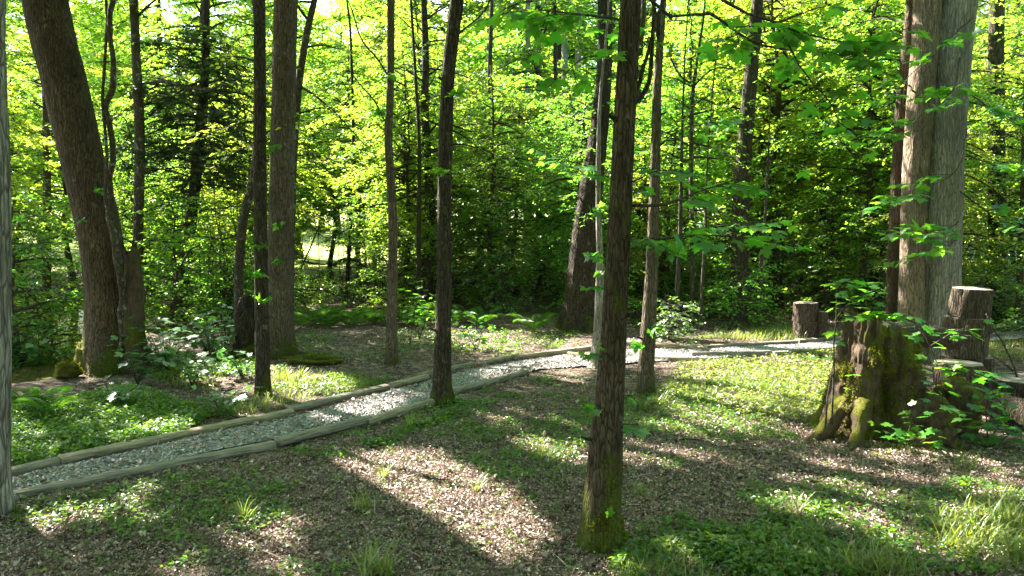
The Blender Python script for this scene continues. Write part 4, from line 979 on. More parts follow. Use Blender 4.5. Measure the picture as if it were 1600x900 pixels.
for i, q in enumerate(fspots + extra):
    p = gp(q[0], q[1]); k = i % 3; o = ferns[k] if i < 3 else copy_tree(ferns[k])
    o.location = (p[0], p[1], Hz(p[0], p[1]) - .01); o.rotation_euler = (0, 0, i * 1.7); s_ = 1.0 if i < len(fspots) else .8; o.scale = (s_, s_, s_)
    tag(o, 'green fern in the bank of ferns behind the path' if len(q) == 2 else q[2], 'fern', 'bank of ferns' if len(q) == 2 else 'single ferns')
for i, o in enumerate([o for o in C.objects if o.name.startswith('fern') and o.get('group') == 'single ferns']): pass

# ------------------------------------------------------------------ shrubs and sprouts with leaves one can pick apart
SHINY_ME, SWEET_ME = [], []
for s in range(4):
    v, f = maple_leaf(s + 20, .06); me = mesh_np('leaf', v, f, True); me.materials.append(M['leaf_shiny']); SHINY_ME.append(me)
    v, f = maple_leaf(s + 30, .12); v[:, 1] *= .82; me = mesh_np('leaf', v, f, True); me.materials.append(M['leaf_maple']); SWEET_ME.append(me)
def plant(name, label, base, stems_, size, meshes, seed, cat='plant', group=None, stem_r=.008, mat='twig', flat=.3):
    """stems_: list of (world points, number of leaves)"""
    g = np.random.default_rng(seed); base = np.array(base, float)
    root = thing(name, label, cat, base, group)
    for pts, nl in stems_:
        P = smooth_path(pts, .08); n = len(P)
        P = P + np.stack([vnoise(P * 5 + s * 7, s + seed) for s in range(3)], 1) * .02 * np.linspace(0, 1, n)[:, None]
        V, Q, Tt = tube(P - base, np.linspace(stem_r, stem_r * .3, n), 6)
        so = obj('stem', mesh_np('stem', V, [Q, Tt]), M[mat], root)
        for k in range(nl):
            f = (.25 + .75 * (k + 1) / nl) * (n - 1); i0 = min(int(f), n - 2); p = P[i0] + (P[i0 + 1] - P[i0]) * (f - i0)
            az = k * 2.4 + g.normal() * .5; off = g.uniform(.03, .16)
            ax = np.array([math.cos(az), math.sin(az), g.normal() * .25 - .1]); q = p + ax * off
            leaf_obj(so, base, q, ax, np.array([0, 0, 1.0]) + g.normal(size=3) * flat, size * g.uniform(.6, 1.25), int(g.integers(4)), meshes=meshes)
    return root
def fan_shrub(name, label, px, py, h, w_, ns_, nl, size, meshes, seed, group=None, cat='shrub'):
    g = np.random.default_rng(seed); b = gp(px, py); b[2] = Hz(b[0], b[1]); st = []
    for k in range(ns_):
        az = g.random() * 6.28; e = b + np.array([math.cos(az) * w_ * g.uniform(.2, 1), math.sin(az) * w_ * .7 * g.uniform(.2, 1), h * g.uniform(.55, 1.05)])
        m = (b + e) / 2 + np.array([0, 0, .12 * h]); st.append(([b - [0, 0, .03], m, e], nl))
    return plant(name, label, b, st, size, meshes, seed, cat, group)
sh = 'sunlit shrubs left of the path'
fan_shrub('leafy_shrub', 'shrub with glinting pale leaves right of the broken snag', 262, 580, .85, .62, 12, 11, .12, SHINY_ME, 1, sh)
fan_shrub('leafy_shrub', 'bright sunlit shrub between the glinting shrub and the burl', 330, 560, .75, .6, 11, 10, .12, SHINY_ME, 2, sh)
fan_shrub('leafy_shrub', 'shaded shrub at the foot of the leaning trunk', 215, 600, .7, .5, 9, 9, .11, SHINY_ME, 3, sh)
fan_shrub('leafy_shrub', 'small pale seedling with broad leaves beside the back timber', 345, 640, .38, .3, 6, 6, .10, SHINY_ME, 4, sh)
fan_shrub('leafy_shrub', 'shrub hanging over the creek behind the leaning trunk', 60, 545, 1.2, 1.0, 12, 11, .12, SHINY_ME, 5, sh)
fan_shrub('leafy_shrub', 'shrub on the far creek bank at the left edge', 20, 540, 1.1, .9, 11, 11, .12, SHINY_ME, 6, sh)
fan_shrub('leafy_shrub', 'low shaded plant between the mossy root and the timber', 180, 640, .35, .45, 7, 8, .09, SHINY_ME, 8, sh)
fan_shrub('leafy_shrub', 'dim leafy plant between the snag and the dark rough trunk', 300, 600, .5, .5, 9, 8, .11, SHINY_ME, 13, sh)
fan_shrub('leafy_shrub', 'bright bush in the sun left of the burl', 355, 540, .8, .55, 11, 9, .11, SHINY_ME, 14, sh)
fan_shrub('leafy_shrub', 'small leafy plant in front of the burl', 380, 590, .35, .3, 6, 7, .09, SHINY_ME, 15, sh)
fan_shrub('leafy_sapling', 'young sapling with broad leaves in front of the branchy trunk', 655, 530, 1.0, .5, 5, 9, .13, SWEET_ME, 9, 'saplings behind the path', 'sapling')
fan_shrub('leafy_sapling', 'low broad leaved sapling right of the middle trunk', 745, 545, .6, .45, 5, 7, .13, SWEET_ME, 10, 'saplings behind the path', 'sapling')
fan_shrub('leafy_sapling', 'sapling reaching over the ferns beside the slim upright trunk', 640, 540, 1.5, .4, 4, 8, .13, SWEET_ME, 11, 'saplings behind the path', 'sapling')
bush = wood_tree('glossy_bush', 'dense dark glossy bush behind the far timbers', None, 777, .95, .50, .08, 40, .062, 'leaf_shiny', 'twig', prof=prof_dome, leaf=LEAF4, sp=.032, twig_l=.26, tilt=.6)
b = gp(1062, 541); bush.location = (b[0], b[1], Hz(b[0], b[1])); bush['category'] = 'bush'

# ------------------------------------------------------------------ mossy stump
def stump():
    g = np.random.default_rng(3); c = np.array([3.92, 7.72, 0.0]); c[2] = Hz(c[0], c[1])
    root = thing('mossy_stump', 'big rotten tree stump covered in moss with a jagged top', 'stump', c)
    nt, nz = 170, 90
    th = np.linspace(0, 2 * np.pi, nt, endpoint=False)[None, :]; v = np.linspace(0, 1, nz)[:, None]
    top = 1.20 - .15 * np.cos(th - .2) + .035 * np.sign(np.sin(th * 5 + 1)) * np.abs(np.sin(th * 5 + 1)) ** .5 + .022 * np.sin(th * 17) + .03 * np.abs(np.sin(th * 29 + 2)) ** 3
    top = top - .10 * np.exp(-((np.angle(np.exp(1j * (th + .9)))) / .35) ** 2)
    z = v * top - .08
    r = .345 + .11 * (1 - v) + .25 * np.exp(-np.clip(z, 0, 9) / .22) * (.65 + .55 * np.cos(3 * th - 2.6) + .3 * np.cos(5 * th + .5))
    X = np.stack([r * np.cos(th), r * np.sin(th), np.broadcast_to(z, r.shape)], -1)
    k = X.reshape(-1, 3)
    rid = (1 - 2 * np.abs(fbm(np.stack([np.broadcast_to(np.cos(th) * 5, r.shape).ravel(), np.broadcast_to(np.sin(th) * 5, r.shape).ravel(), k[:, 2] * 1.6], 1), 3, 3))).reshape(r.shape)
    lum = fbm(k * 5, 8, 3).reshape(r.shape)
    da = np.angle(np.exp(1j * (th + 1.75))); cav = np.exp(-(da / .30) ** 2 - ((z - .32) / .30) ** 2)
    da2 = np.angle(np.exp(1j * (th + .75))); cav2 = np.exp(-(da2 / .4) ** 2 - ((z - .25) / .25) ** 2)
    hf = fbm(k * np.array([26, 26, 9]), 12, 3).reshape(r.shape)
    r2 = r + .040 * rid + .045 * lum + .016 * hf - .30 * cav - .18 * cav2 * (1 + lum)
    r2 = r2 * (1 - .06 * np.exp(-((v - 1) / .05) ** 2))
    V = np.stack([r2 * np.cos(th), r2 * np.sin(th), np.broadcast_to(z, r.shape)], -1)
    last = V[-1]; rings = [V]
    for f, dz in ((.86, -.015), (.72, -.09), (.45, -.20), (.2, -.24)):
        q = last * np.array([f, f, 1]) + np.array([0, 0, dz]) + .02 * np.stack([vnoise(last * 9 + s, s) for s in range(3)], 1); rings.append(q[None])
    V = np.concatenate(rings, 0); n = len(V); V = V.reshape(-1, 3)
    i = np.arange(n - 1)[:, None] * nt; j = np.arange(nt)[None]; j2 = (j + 1) % nt
    Q = np.stack([i + j, i + j2, i + nt + j2, i + nt + j], -1).reshape(-1, 4)
    cc = V[-nt:].mean(0); V = np.vstack([V, cc]); jj = np.arange(nt)
    Tt = np.stack([np.full(nt, len(V) - 1), (n - 1) * nt + jj, (n - 1) * nt + (jj + 1) % nt], 1)
    obj('body', mesh_np('body', V, [Q, Tt]), M['stump'], root)
    moss_fuzz(root, V[:nt * nz], (0, 0, .4), 9000, 5, .024, .12, 1.0)
    for pts, w0, w1 in [([(1310, 640, 7.45), (1290, 672, 7.4), (1268, 692, 7.35), (1238, 712, 7.25)], .10, .03), ([(1440, 650, 7.4), (1468, 690, 7.25), (1490, 712, 7.15)], .12, .05), ([(1350, 630, 7.4), (1338, 685, 7.15), (1318, 722, 6.92)], .10, .02)]:
        P = smooth_path([at(*q) for q in pts], .04) - c; R = np.linspace(w0, w1, len(P)) * (1 + .2 * vnoise(P * 8, 4))
        V, Q, Tt = tube(P, R, 16); V = V + .014 * np.stack([vnoise(V * 22 + s * 5, s) for s in range(3)], 1)
        obj('root', mesh_np('root', V, [Q, Tt]), M['stump'], root)
    for (px, py, y), rr, sd_ in [((1452, 655, 7.35), (.25, .2, .25), 1), ((1470, 690, 7.2), (.17, .15, .15), 2), ((1420, 690, 7.15), (.15, .12, .12), 3), ((1495, 640, 7.6), (.2, .18, .32), 4)]:
        o = blob(at(px, py, y) - c, rr, sd_, .38); obj('rotten_lump', o, M['stump'], root)
    return root
def moss_fuzz(parent, V, c, n, seed, size=.022, thr=.05, zmax=9):
    """raised moss: tiny upright scales in patches over a surface given by its points V about the axis c"""
    g = np.random.default_rng(seed); V = V[V[:, 2] < zmax]; P = V[g.integers(len(V), size=n * 4)] + g.normal(size=(n * 4, 3)) * .008
    P = P[fbm(P * 4.5 + 3, seed, 3) > thr][:n]; m = len(P)
    out = P - np.asarray(c); out[:, 2] = np.abs(out[:, 2]) * .3 + .15; out /= np.linalg.norm(out, axis=1)[:, None] + 1e-9
    Vf, Fc = leaves(P - out * .004, out + g.normal(size=(m, 3)) * .5, g.normal(size=(m, 3)), size * g.uniform(.5, 1.3, m), LEAF2)
    return tag(obj('moss', mesh_np('moss', Vf, Fc, False), M['moss_leaf'], parent), kind='stuff')
M['moss_leaf'] = leaf_mat('moss_leaf', (.12, .13, .016), (.20, .22, .02), .4, .03, .0, tr=.35, ovar=0)
def blob(c, rr, seed, amp=.25, nu=44, nv=26):
    u = np.linspace(0, 2 * np.pi, nu, endpoint=False)[None]; v = np.linspace(.02, np.pi - .02, nv)[:, None]
    D = np.stack([np.sin(v) * np.cos(u), np.sin(v) * np.sin(u), np.cos(v) * np.ones_like(u)], -1).reshape(-1, 3)
    f = 1 + amp * fbm(D * 2.4 + seed * 7.7, seed, 4); V = D * f[:, None] * np.array(rr) + np.array(c)
    i = np.arange(nv - 1)[:, None] * nu; j = np.arange(nu)[None]; j2 = (j + 1) % nu
    return mesh_np('blob', V, np.stack([i + j, i + nu + j, i + nu + j2, i + j2], -1).reshape(-1, 4))
stump()
for q_, zm_, n_ in (('front12', .75, 5200), ('lean', .8, 5000), ('big10', .9, 3500), ('thick6', .5, 3000)):
    t_ = T[q_]; tv_ = np.array([v.co[:] for v in [q for q in t_['root'].children if q.name.startswith('trunk')][0].data.vertices]); moss_fuzz(t_['root'], tv_[tv_[:, 2] > -.02], (0, 0, .2), n_, 60 + n_, .016, .1 if q_ == 'front12' else .0, zm_)

# ------------------------------------------------------------------ log rounds, fallen logs, snag, burl, mossy rocks
def log_round(label, c, r, h, seed, group, tilt=(0, 0), sides=44, squash=1.0, barkm='deadwood'):
    g = np.random.default_rng(seed); root = thing('log_round', label, 'log', c, group); root.rotation_euler = (tilt[0], tilt[1], g.random() * 6)
    n = max(6, int(h / .025)); z = np.linspace(0, h, n); th = np.linspace(0, 2 * np.pi, sides, endpoint=False)
    rr = r * (1 + .05 * np.cos(2 * th + seed) + .03 * np.cos(3 * th + 2 * seed))[None] * np.ones((n, 1))
    X = np.stack([rr * np.cos(th), rr * np.sin(th), z[:, None] * np.ones_like(rr)], -1); k = X.reshape(-1, 3)
    rid = fbm(np.stack([k[:, 0] * 14, k[:, 1] * 14, k[:, 2] * 2.2], 1), seed, 3).reshape(rr.shape)
    rr = rr + .030 * rid * (r / .25); rr[0] *= .985; rr[-1] *= .985
    X = np.stack([rr * np.cos(th), rr * np.sin(th) * squash, X[..., 2]], -1)
    i = np.arange(n - 1)[:, None] * sides; j = np.arange(sides)[None]; j2 = (j + 1) % sides
    obj('bark', mesh_np('bark', X.reshape(-1, 3), np.stack([i + j, i + j2, i + sides + j2, i + sides + j], -1).reshape(-1, 4)), M[barkm], root)
    for e, sg in ((0, -1), (n - 1, 1)):
        V = np.vstack([X[e], X[e] * [.55, .55, 1] + [0, 0, sg * .006], [[0, 0, z[e] + sg * .008]]]); J = np.arange(sides); J2 = (J + 1) % sides
        Q = np.stack([J, J2, sides + J2, sides + J], 1); Tt = np.stack([np.full(sides, 2 * sides), sides + J, sides + J2], 1)
        if sg < 0: Q, Tt = Q[:, ::-1], Tt[:, ::-1]
        obj('cut_face', mesh_np('cut_face', V, [Q, Tt]), M['cut'], root)
    return root
gA, gB = 'log rounds stacked behind the mossy stump', 'log rounds of the far stack'
x0 = at(1515, 500, 9.6)[0]; zb = Hz(x0, 9.6)
log_round('bottom log round of the tall stack behind the stump', (x0 + .02, 9.62, zb - .02), .285, .47, 1, gA, (.01, .02))
log_round('third log round from the top of the tall stack, behind leaves', (x0 - .02, 9.58, zb + .46), .235, .30, 2, gA, (0, -.01))
log_round('thin second log round from the top of the tall stack', (x0 - .02, 9.6, zb + .77), .255, .20, 3, gA, (.01, .0))
log_round('topmost grey barked log round of the tall stack', (x0, 9.6, zb + .98), .238, .37, 4, gA, (0, .03))
x1 = at(1494, 600, 9.1)[0]
log_round('short log round standing against the front of the tall stack', (x1, 9.08, Hz(x1, 9.1) - .02), .26, .50, 5, gA, (.02, 0))
x2 = at(1261, 500, 14)[0]; zc = Hz(x2, 14)
log_round('lower log round of the small far stack by the path', (x2 - .02, 14.0, zc - .02), .225, .36, 6, gB)
log_round('upper log round of the small far stack by the path', (x2 - .03, 14.0, zc + .345), .215, .35, 7, gB, (.01, .02))
x3 = at(1284, 510, 13.9)[0]
log_round('slim upright log piece at the right of the small far stack', (x3, 13.85, zc - .02), .095, .56, 8, gB)
def lying_log(label, p0, p1, r, seed, mat='deadwood', name='fallen_log', group=None, cat='log'):
    a, b_ = np.array(p0, float), np.array(p1, float); P = smooth_path([a, (a + b_) / 2 + [0, 0, .02], b_], .05); c = (a + b_) / 2
    R = np.linspace(r, r * .88, len(P)); V, Q, Tt = tube(P - c, R, 28, lambda th, V, Pc: 1 + .10 * fbm(V.reshape(-1, 3) * 7, seed, 3).reshape(th.shape))
    root = thing(name, label, cat, c, group); obj('bark', mesh_np('bark', V, Q), M[mat], root)
    n = len(P) * 28; J = np.arange(28); J2 = (J + 1) % 28
    for e, ci in ((0, n), ((len(P) - 1) * 28, n + 1)):
        obj('cut_face', mesh_np('cut_face', np.vstack([V[e:e + 28], V[ci:ci + 1]]), np.stack([np.full(28, 28), J2, J] if e == 0 else [np.full(28, 28), J, J2], 1), False), M['cut'], root)
    return root
q0, q1 = gp(1500, 632), gp(1680, 700)
lying_log('grey fallen log at the right edge behind the stump vines', q0 + [0, 0, .14], q1 + [0, 0, .15], .16, 1)
p = at(1440, 520, 9.0); p2 = at(1492, 530, 9.9)
lying_log('half rotten log propped between the stump and the log stack', at(1378, 522, 8.5), at(1490, 530, 9.0), .15, 2, 'deadwood')
lying_log('dark log lying beyond the path at the right edge', gp(1550, 500) + [0, 0, .12], gp(1660, 512) + [0, 0, .1], .16, 3, 'bark_dark')
log_round('flat sawn log slab at the right edge behind the fallen log', (at(1592, 600, 8.9)[0] + .05, 8.95, Hz(6.2, 8.9) - .02), .28, .30, 9, 'single log pieces')
def stick(label, pts, w, mat='twig', group='dead sticks on the ground'):
    P = smooth_path(pts, .05); c = P[0].copy(); P = P + .012 * np.stack([vnoise(P * 9 + s * 3, s) for s in range(3)], 1)
    V, Q, Tt = tube(P - c, np.linspace(w, w * .4, len(P)), 6)
    return tag(obj('stick', mesh_np('stick', V, [Q, Tt]), M[mat], None, c), label, 'stick', group)
stick('curved bare dead branch rising right of the log stack', [gp(1592, 612), at(1588, 585, 9.0), at(1572, 545, 9.0), at(1552, 512, 9.0), at(1540, 490, 9.1)], .018, 'deadwood')
stick('forked piece of the dead branch right of the log stack', [at(1583, 580, 9.0), at(1568, 568, 9.0), at(1550, 556, 9.0)], .012, 'deadwood')
for lb_, pts in [('long dead stick on the litter left of the stump', [(1238, 728), (1262, 738), (1300, 748)]), ('thicker dead stick lying below the stump', [(1268, 752), (1290, 746), (1312, 742)]), ('thin dead stick right of the pair below the stump', [(1300, 700), (1345, 730), (1365, 742)]),
                 ('thin stick beside the front timber at the left', [(185, 770), (215, 778), (245, 786)]), ('short stick near the front timber joint', [(150, 805), (190, 812)]), ('stick lying between the middle and foreground trunks', [(650, 665), (690, 660), (720, 655)]),
                 ('curved stick on the sunny litter patch', [(660, 742), (690, 748), (705, 746)]), ('thin pale stick right of the slim forked trunk', [(1150, 830), (1180, 815), (1200, 812)]), ('stick crossing the litter behind the foreground trunk', [(1040, 688), (1090, 690), (1130, 700)])]:
    stick(lb_, [gp(*q, .015 + .01 * (k % 2)) + [0, 0, Hz(*gp(*q)[:2])] for k, q in enumerate(pts)], .011, 'deadwood' if 'pale' in lb_ or 'thicker' in lb_ else 'twig')

for lb_, pts, w_ in [('dark fallen branch lying across the gap to the clearing', [(470, 408, 21), (500, 413, 21), (512, 412, 21)], .05), ('dark broken branch slanting down right of the clearing', [(520, 415, 21), (545, 404, 21), (575, 420, 21), (602, 446, 21)], .06), ('bare leaning branch crossing the view of the clearing', [(470, 420, 20), (488, 380, 20), (500, 350, 20)], .03)]:
    stick(lb_, [at(*q) for q in pts], w_, 'bark_dark', 'dead branches in the wood')
def snag():
    b = gp(205, 600); b[1] = 10.9; b[0] = at(212, 500, 10.9)[0]; b[2] = Hz(b[0], b[1])
    root = thing('broken_snag', 'broken hollow dead trunk standing right of the leaning trunk', 'snag', b)
    P = np.array([(b[0] - .03, 10.9, b[2] - .08), (b[0] - .02, 10.9, .6), (b[0], 10.9, 1.2), (b[0] - .02, 10.9, 1.82)]); P = smooth_path(P, .03)
    n = len(P); sides = 36
    def rm(th, V, Pc):
        k = V.reshape(-1, 3); t = (Pc[:, 2:3] - b[2])
        hol = np.exp(-(np.angle(np.exp(1j * (th - 4.9))) / .4) ** 2) * np.exp(-((t - 1.35) / .35) ** 2)
        return 1 + .26 * fbm(k * [9, 9, 2.5], 5, 4).reshape(th.shape) - .62 * hol + .5 * np.exp(-t / .12)
    V, Q, Tt = tube(P, np.linspace(.155, .125, n), sides, rm)
    V[(n - 1) * sides:n * sides, 2] += .10 * np.sin(np.linspace(0, 6.28, sides) * 3 + 1) + .06 * np.sin(np.linspace(0, 6.28, sides) * 7); V[-1, 2] -= .2
    obj('trunk', mesh_np('trunk', V - b, [Q, Tt]), M['stump'], root)
snag()
bl = gp(386, 556); bl[2] = Hz(bl[0], bl[1])
r_ = thing('tree_burl', 'dark swollen burl at the foot of the slanting trunk', 'burl', bl)
obj('lump', blob((0.02, 0, .42), (.23, .22, .48), 5, .28), M['bark_dark'], r_)
obj('foot', blob((.05, -.02, .05), (.34, .3, .18), 6, .3), M['bark_mossy'], r_)
for i, (lb_, px, py, y, rr) in enumerate([('moss covered boulder overhanging the creek', 112, 572, 11.1, (.26, .24, .2)), ('mossy root hump running down from the leaning trunk', 148, 560, 11.0, (.22, .3, .42)), ('low mossy rock at the edge of the water', 82, 612, 10.7, (.22, .18, .12)), ('pale mossy rock below the boulder', 108, 618, 10.4, (.16, .16, .13)), ('mossy root at the right foot of the thick grey trunk', 488, 575, 11.6, (.42, .22, .07))]):
    p = at(px, py, y); p[2] = Hz(p[0], p[1]) if Hz(p[0], p[1]) > -.3 else -.25
    bm_ = blob((0, 0, rr[2] * .5), rr, 20 + i, .35); vv_ = np.array([v.co[:] for v in bm_.vertices]); ro_ = obj('mossy_rock' if 'root' not in lb_ else 'mossy_root', bm_, M['moss'], None, p)
    moss_fuzz(ro_, vv_[vv_[:, 2] > .0], (0, 0, 0), 2200, 30 + i, .022, -.2)
    tag(ro_, lb_, 'rock' if 'root' not in lb_ else 'root', 'mossy humps')

# sprouts on and beside the stump
def px_stem(pts, n): return ([at(*q) for q in pts], n)
plant('stump_sapling', 'sapling with broad bright leaves rising in front of the stump top', at(1300, 655, 7.2) * [1, 1, 0], [px_stem([(1300, 662, 7.2), (1303, 580, 7.2), (1306, 500, 7.2), (1308, 455, 7.2)], 6), px_stem([(1306, 500, 7.2), (1330, 470, 7.15), (1370, 452, 7.1)], 18), px_stem([(1306, 480, 7.2), (1340, 492, 7.1), (1400, 490, 7.0)], 20), px_stem([(1308, 455, 7.2), (1320, 440, 7.1), (1345, 448, 7.1)], 12)], .13, SWEET_ME, 1, 'sapling', stem_r=.012)
plant('vine_plant', 'leafy vine trailing over the right shoulder of the stump', at(1480, 660, 7.0) * [1, 1, 0], [px_stem([(1480, 690, 7.0), (1470, 600, 7.0), (1455, 540, 7.0), (1430, 505, 7.1)], 24), px_stem([(1455, 540, 7.0), (1490, 520, 6.95), (1520, 510, 6.9)], 14), px_stem([(1465, 570, 7.0), (1500, 570, 6.9), (1530, 585, 6.9)], 16), px_stem([(1430, 505, 7.1), (1400, 492, 7.1), (1370, 490, 7.1)], 12), px_stem([(1475, 650, 7.0), (1500, 640, 6.9), (1530, 660, 6.8)], 12)], .12, SWEET_ME, 2, 'vine', stem_r=.007)
plant('vine_plant', 'leafy vine clump at the right foot of the stump before the fallen log', at(1560, 690, 7.2) * [1, 1, 0], [px_stem([(1545, 700, 7.2), (1540, 650, 7.2), (1545, 600, 7.2), (1540, 575, 7.2)], 24), px_stem([(1545, 690, 7.2), (1565, 650, 7.1), (1560, 610, 7.1)], 20), px_stem([(1545, 700, 7.2), (1575, 680, 7.1), (1590, 650, 7.0)], 20), px_stem([(1545, 700, 7.2), (1520, 680, 7.1), (1505, 660, 7.0)], 14)], .11, SWEET_ME, 3, 'vine', stem_r=.007)
plant('vine_plant', 'small leafy sprout growing out of the hollow in the stump front', at(1415, 700, 6.95) * [1, 1, 0], [px_stem([(1415, 705, 6.95), (1420, 670, 6.95), (1430, 640, 6.9)], 13), px_stem([(1415, 700, 6.95), (1400, 680, 6.9), (1385, 670, 6.9)], 10), px_stem([(1415, 700, 6.95), (1440, 690, 6.85), (1460, 680, 6.85)], 9)], .10, SWEET_ME, 4, 'vine', stem_r=.005)
plant('dead_seedling', 'thin dark dead seedling stem left of the stump', at(1290, 665, 7.25) * [1, 1, 0], [px_stem([(1290, 668, 7.25), (1293, 620, 7.25), (1302, 560, 7.25)], 2)], .08, SWEET_ME, 5, 'seedling', stem_r=.010)

# ------------------------------------------------------------------ ground plants and litter
def zone(poly_px, n, seed):
    poly = np.array([gp(*q)[:2] for q in poly_px]); g = np.random.default_rng(seed); lo, hi = poly.min(0), poly.max(0); out = np.zeros((0, 2))
    while len(out) < n:
        q = lo + g.random((n * 2, 2)) * (hi - lo); out = np.vstack([out, q[inpoly(q, poly)]])
    return out[:n]
def ok_ground(xy):
    m = ~on_path(xy) & (dist_poly(xy[:, 0], xy[:, 1], CREEK) > 1.1)
    for t in T.values(): m &= np.hypot(xy[:, 0] - t['loc'][0], xy[:, 1] - t['loc'][1]) > t['R'][min(6, len(t['R']) - 1)] * 1.15
    return m & (np.hypot(xy[:, 0] - 3.92, xy[:, 1] - 7.72) > .5)
def z_of(xy): return H(xy[:, 0], xy[:, 1]) + .012 * n2(xy[:, 0], xy[:, 1], 3.1, 3, 3) + .008 * n2(xy[:, 0], xy[:, 1], 11, 5, 2)
# fallen leaves
allv = [(-150, 930), (-150, 650), (100, 610), (200, 545), (450, 515), (620, 505), (900, 500), (1250, 498), (1750, 515), (1750, 930)]
g = np.random.default_rng(21)
xy = np.vstack([zone(allv, 80000, 1), zone([(0, 910), (0, 760), (420, 715), (900, 600), (1300, 640), (1620, 720), (1620, 910)], 130000, 2)])
xy = xy[ok_ground(xy)]; n = len(xy)
P = np.column_stack([xy, z_of(xy) + .006 + g.random(n) * .012]); ax = rvec(n, g); ax[:, 2] *= .45; nn = np.array([0, 0, 1.0]) + g.normal(size=(n, 3)) * .6
curl2 = (LEAF2[0] * np.array([1, 1.2, 2.2]), LEAF2[1]); curl = (LEAF4[0] * np.array([1, 1.25, 2.6]), LEAF4[1])
V, Fc = leaves(P, ax, nn, g.uniform(.008, .028, n) * np.where(g.random(n) < .07, g.uniform(1.5, 2.6, n), 1), curl2, g.uniform(.6, 1.3, n))
tag(obj('fallen_leaves', mesh_np('fallen_leaves', V, Fc, False), M['litter']), 'brown and tan dead leaves littering the forest floor', 'leaves', kind='stuff')
xy = zone([(-60, 815), (-120, 790), (457, 654), (680, 597), (925, 555), (925, 568), (750, 603), (520, 670), (150, 752)], 1200, 5); P = np.column_stack([xy, H(xy[:, 0], xy[:, 1]) + .045]); n = len(P)
ax = rvec(n, g); ax[:, 2] *= .3; V, Fc = leaves(P, ax, np.array([0, 0, 1.0]) + g.normal(size=(n, 3)) * .35, g.uniform(.02, .07, n), curl, g.uniform(.7, 1.3, n))
xyt = zone(allv, 5000, 44); xyt = xyt[ok_ground(xyt)]; n_ = len(xyt); axt = rvec(n_, g); axt[:, 2] *= .12
NEEDLE = (np.array([(0, .012, 0), (0, -.012, 0), (.5, .012, .02), (.5, -.012, .02), (1, 0, 0)]), np.array([(0, 1, 3), (0, 3, 2), (2, 3, 4)]))
Vt, Ft = leaves(np.column_stack([xyt, z_of(xyt) + .02]), axt, np.array([0, 0, 1.0]) + g.normal(size=(n_, 3)) * .3, g.uniform(.05, .28, n_), NEEDLE)
tag(obj('twig_litter', mesh_np('twig_litter', Vt, Ft, False), M['litter']), 'fine dead twigs scattered over the litter', 'twigs', kind='stuff')
tag(obj('path_leaves', mesh_np('path_leaves', V, Fc, False), M['litter']), 'scattered dead leaves lying on the gravel path', 'leaves', kind='stuff')

# low green plants
def sprouts(name, label, zones, mat, lsize, hgt, per=6, seed=0, mask=None, spread=.05):
    g = np.random.default_rng(seed)
    xy = np.vstack([zone(z, n, seed + i) for i, (z, n) in enumerate(zones)])
    xy = xy[ok_ground(xy)]
    if mask is not None: xy = xy[mask(xy)]
    n = len(xy); B = np.repeat(np.column_stack([xy, z_of(xy)]), per, 0); m = len(B)
    az = g.random(m) * 6.283; hh = g.uniform(.25, 1, m) * hgt * np.repeat(g.uniform(.5, 1.3, n), per); rd = g.random(m) * spread
    P = B + np.stack([np.cos(az) * rd, np.sin(az) * rd, hh], 1)
    ax = np.stack([np.cos(az), np.sin(az), g.normal(size=m) * .3], 1); nn = np.array([0, 0, 1.0]) + g.normal(size=(m, 3)) * .4
    V, Fc = leaves(P, ax, nn, lsize * g.uniform(.6, 1.3, m), LEAF2, np.full(m, 1.1))
    tag(obj(name, mesh_np(name, V, Fc, False), M[mat]), label, 'plants', kind='stuff')
fgm = lambda xy: n2(xy[:, 0], xy[:, 1], .9, 31, 3) + .35 * n2(xy[:, 0], xy[:, 1], 3.5, 8) > .24 + .45 * np.exp(-((xy[:, 0] + .6) ** 2 / 1.6 + (xy[:, 1] - 6.4) ** 2 / .9))
sprouts('ground_cover', 'dense bright green ground cover between the creek and the back timber', [([(12, 665), (150, 628), (330, 645), (285, 682), (90, 722), (12, 738)], 2400), ([(-10, 640), (110, 632), (200, 605), (330, 645), (150, 640), (-10, 680)], 1000)], 'sprout', .045, .10, 7, 51)
sprouts('weed_sprouts', 'scattered small green weeds on the shaded litter', [([(0, 910), (20, 800), (430, 715), (700, 650), (930, 582), (1300, 600), (1620, 700), (1620, 910)], 9000)], 'sprout', .036, .055, 6, 52, fgm)
sprouts('stilt_grass', 'patch of fresh green weeds right of the foreground trunk', [([(970, 872), (1120, 832), (1270, 838), (1330, 905), (960, 905)], 700), ([(1470, 905), (1490, 800), (1640, 760), (1640, 905)], 400), ([(940, 905), (1000, 800), (1350, 780), (1480, 905)], 500)], 'sprout', .05, .07, 6, 57, lambda xy: n2(xy[:, 0], xy[:, 1], 1.8, 19, 3) > -.02)
sprouts('bank_weeds', 'small green weeds behind the path', [([(110, 650), (200, 560), (420, 520), (440, 570), (330, 640), (250, 650)], 2200), ([(150, 612), (480, 560), (640, 575), (600, 600), (450, 635), (330, 652)], 1500), ([(460, 520), (900, 518), (920, 545), (780, 560), (620, 592), (470, 560)], 1100), ([(1090, 532), (1240, 508), (1330, 522), (1240, 536)], 900)], 'sprout', .05, .07, 6, 53, lambda xy: n2(xy[:, 0], xy[:, 1], 1.1, 77, 3) > -.1)
sprouts('fine_sprouts', 'fine sparse seedlings scattered over all the litter', [([(0, 910), (20, 800), (430, 715), (700, 650), (930, 582), (1300, 600), (1620, 700), (1620, 910)], 2000)], 'sprout', .026, .05, 5, 59)
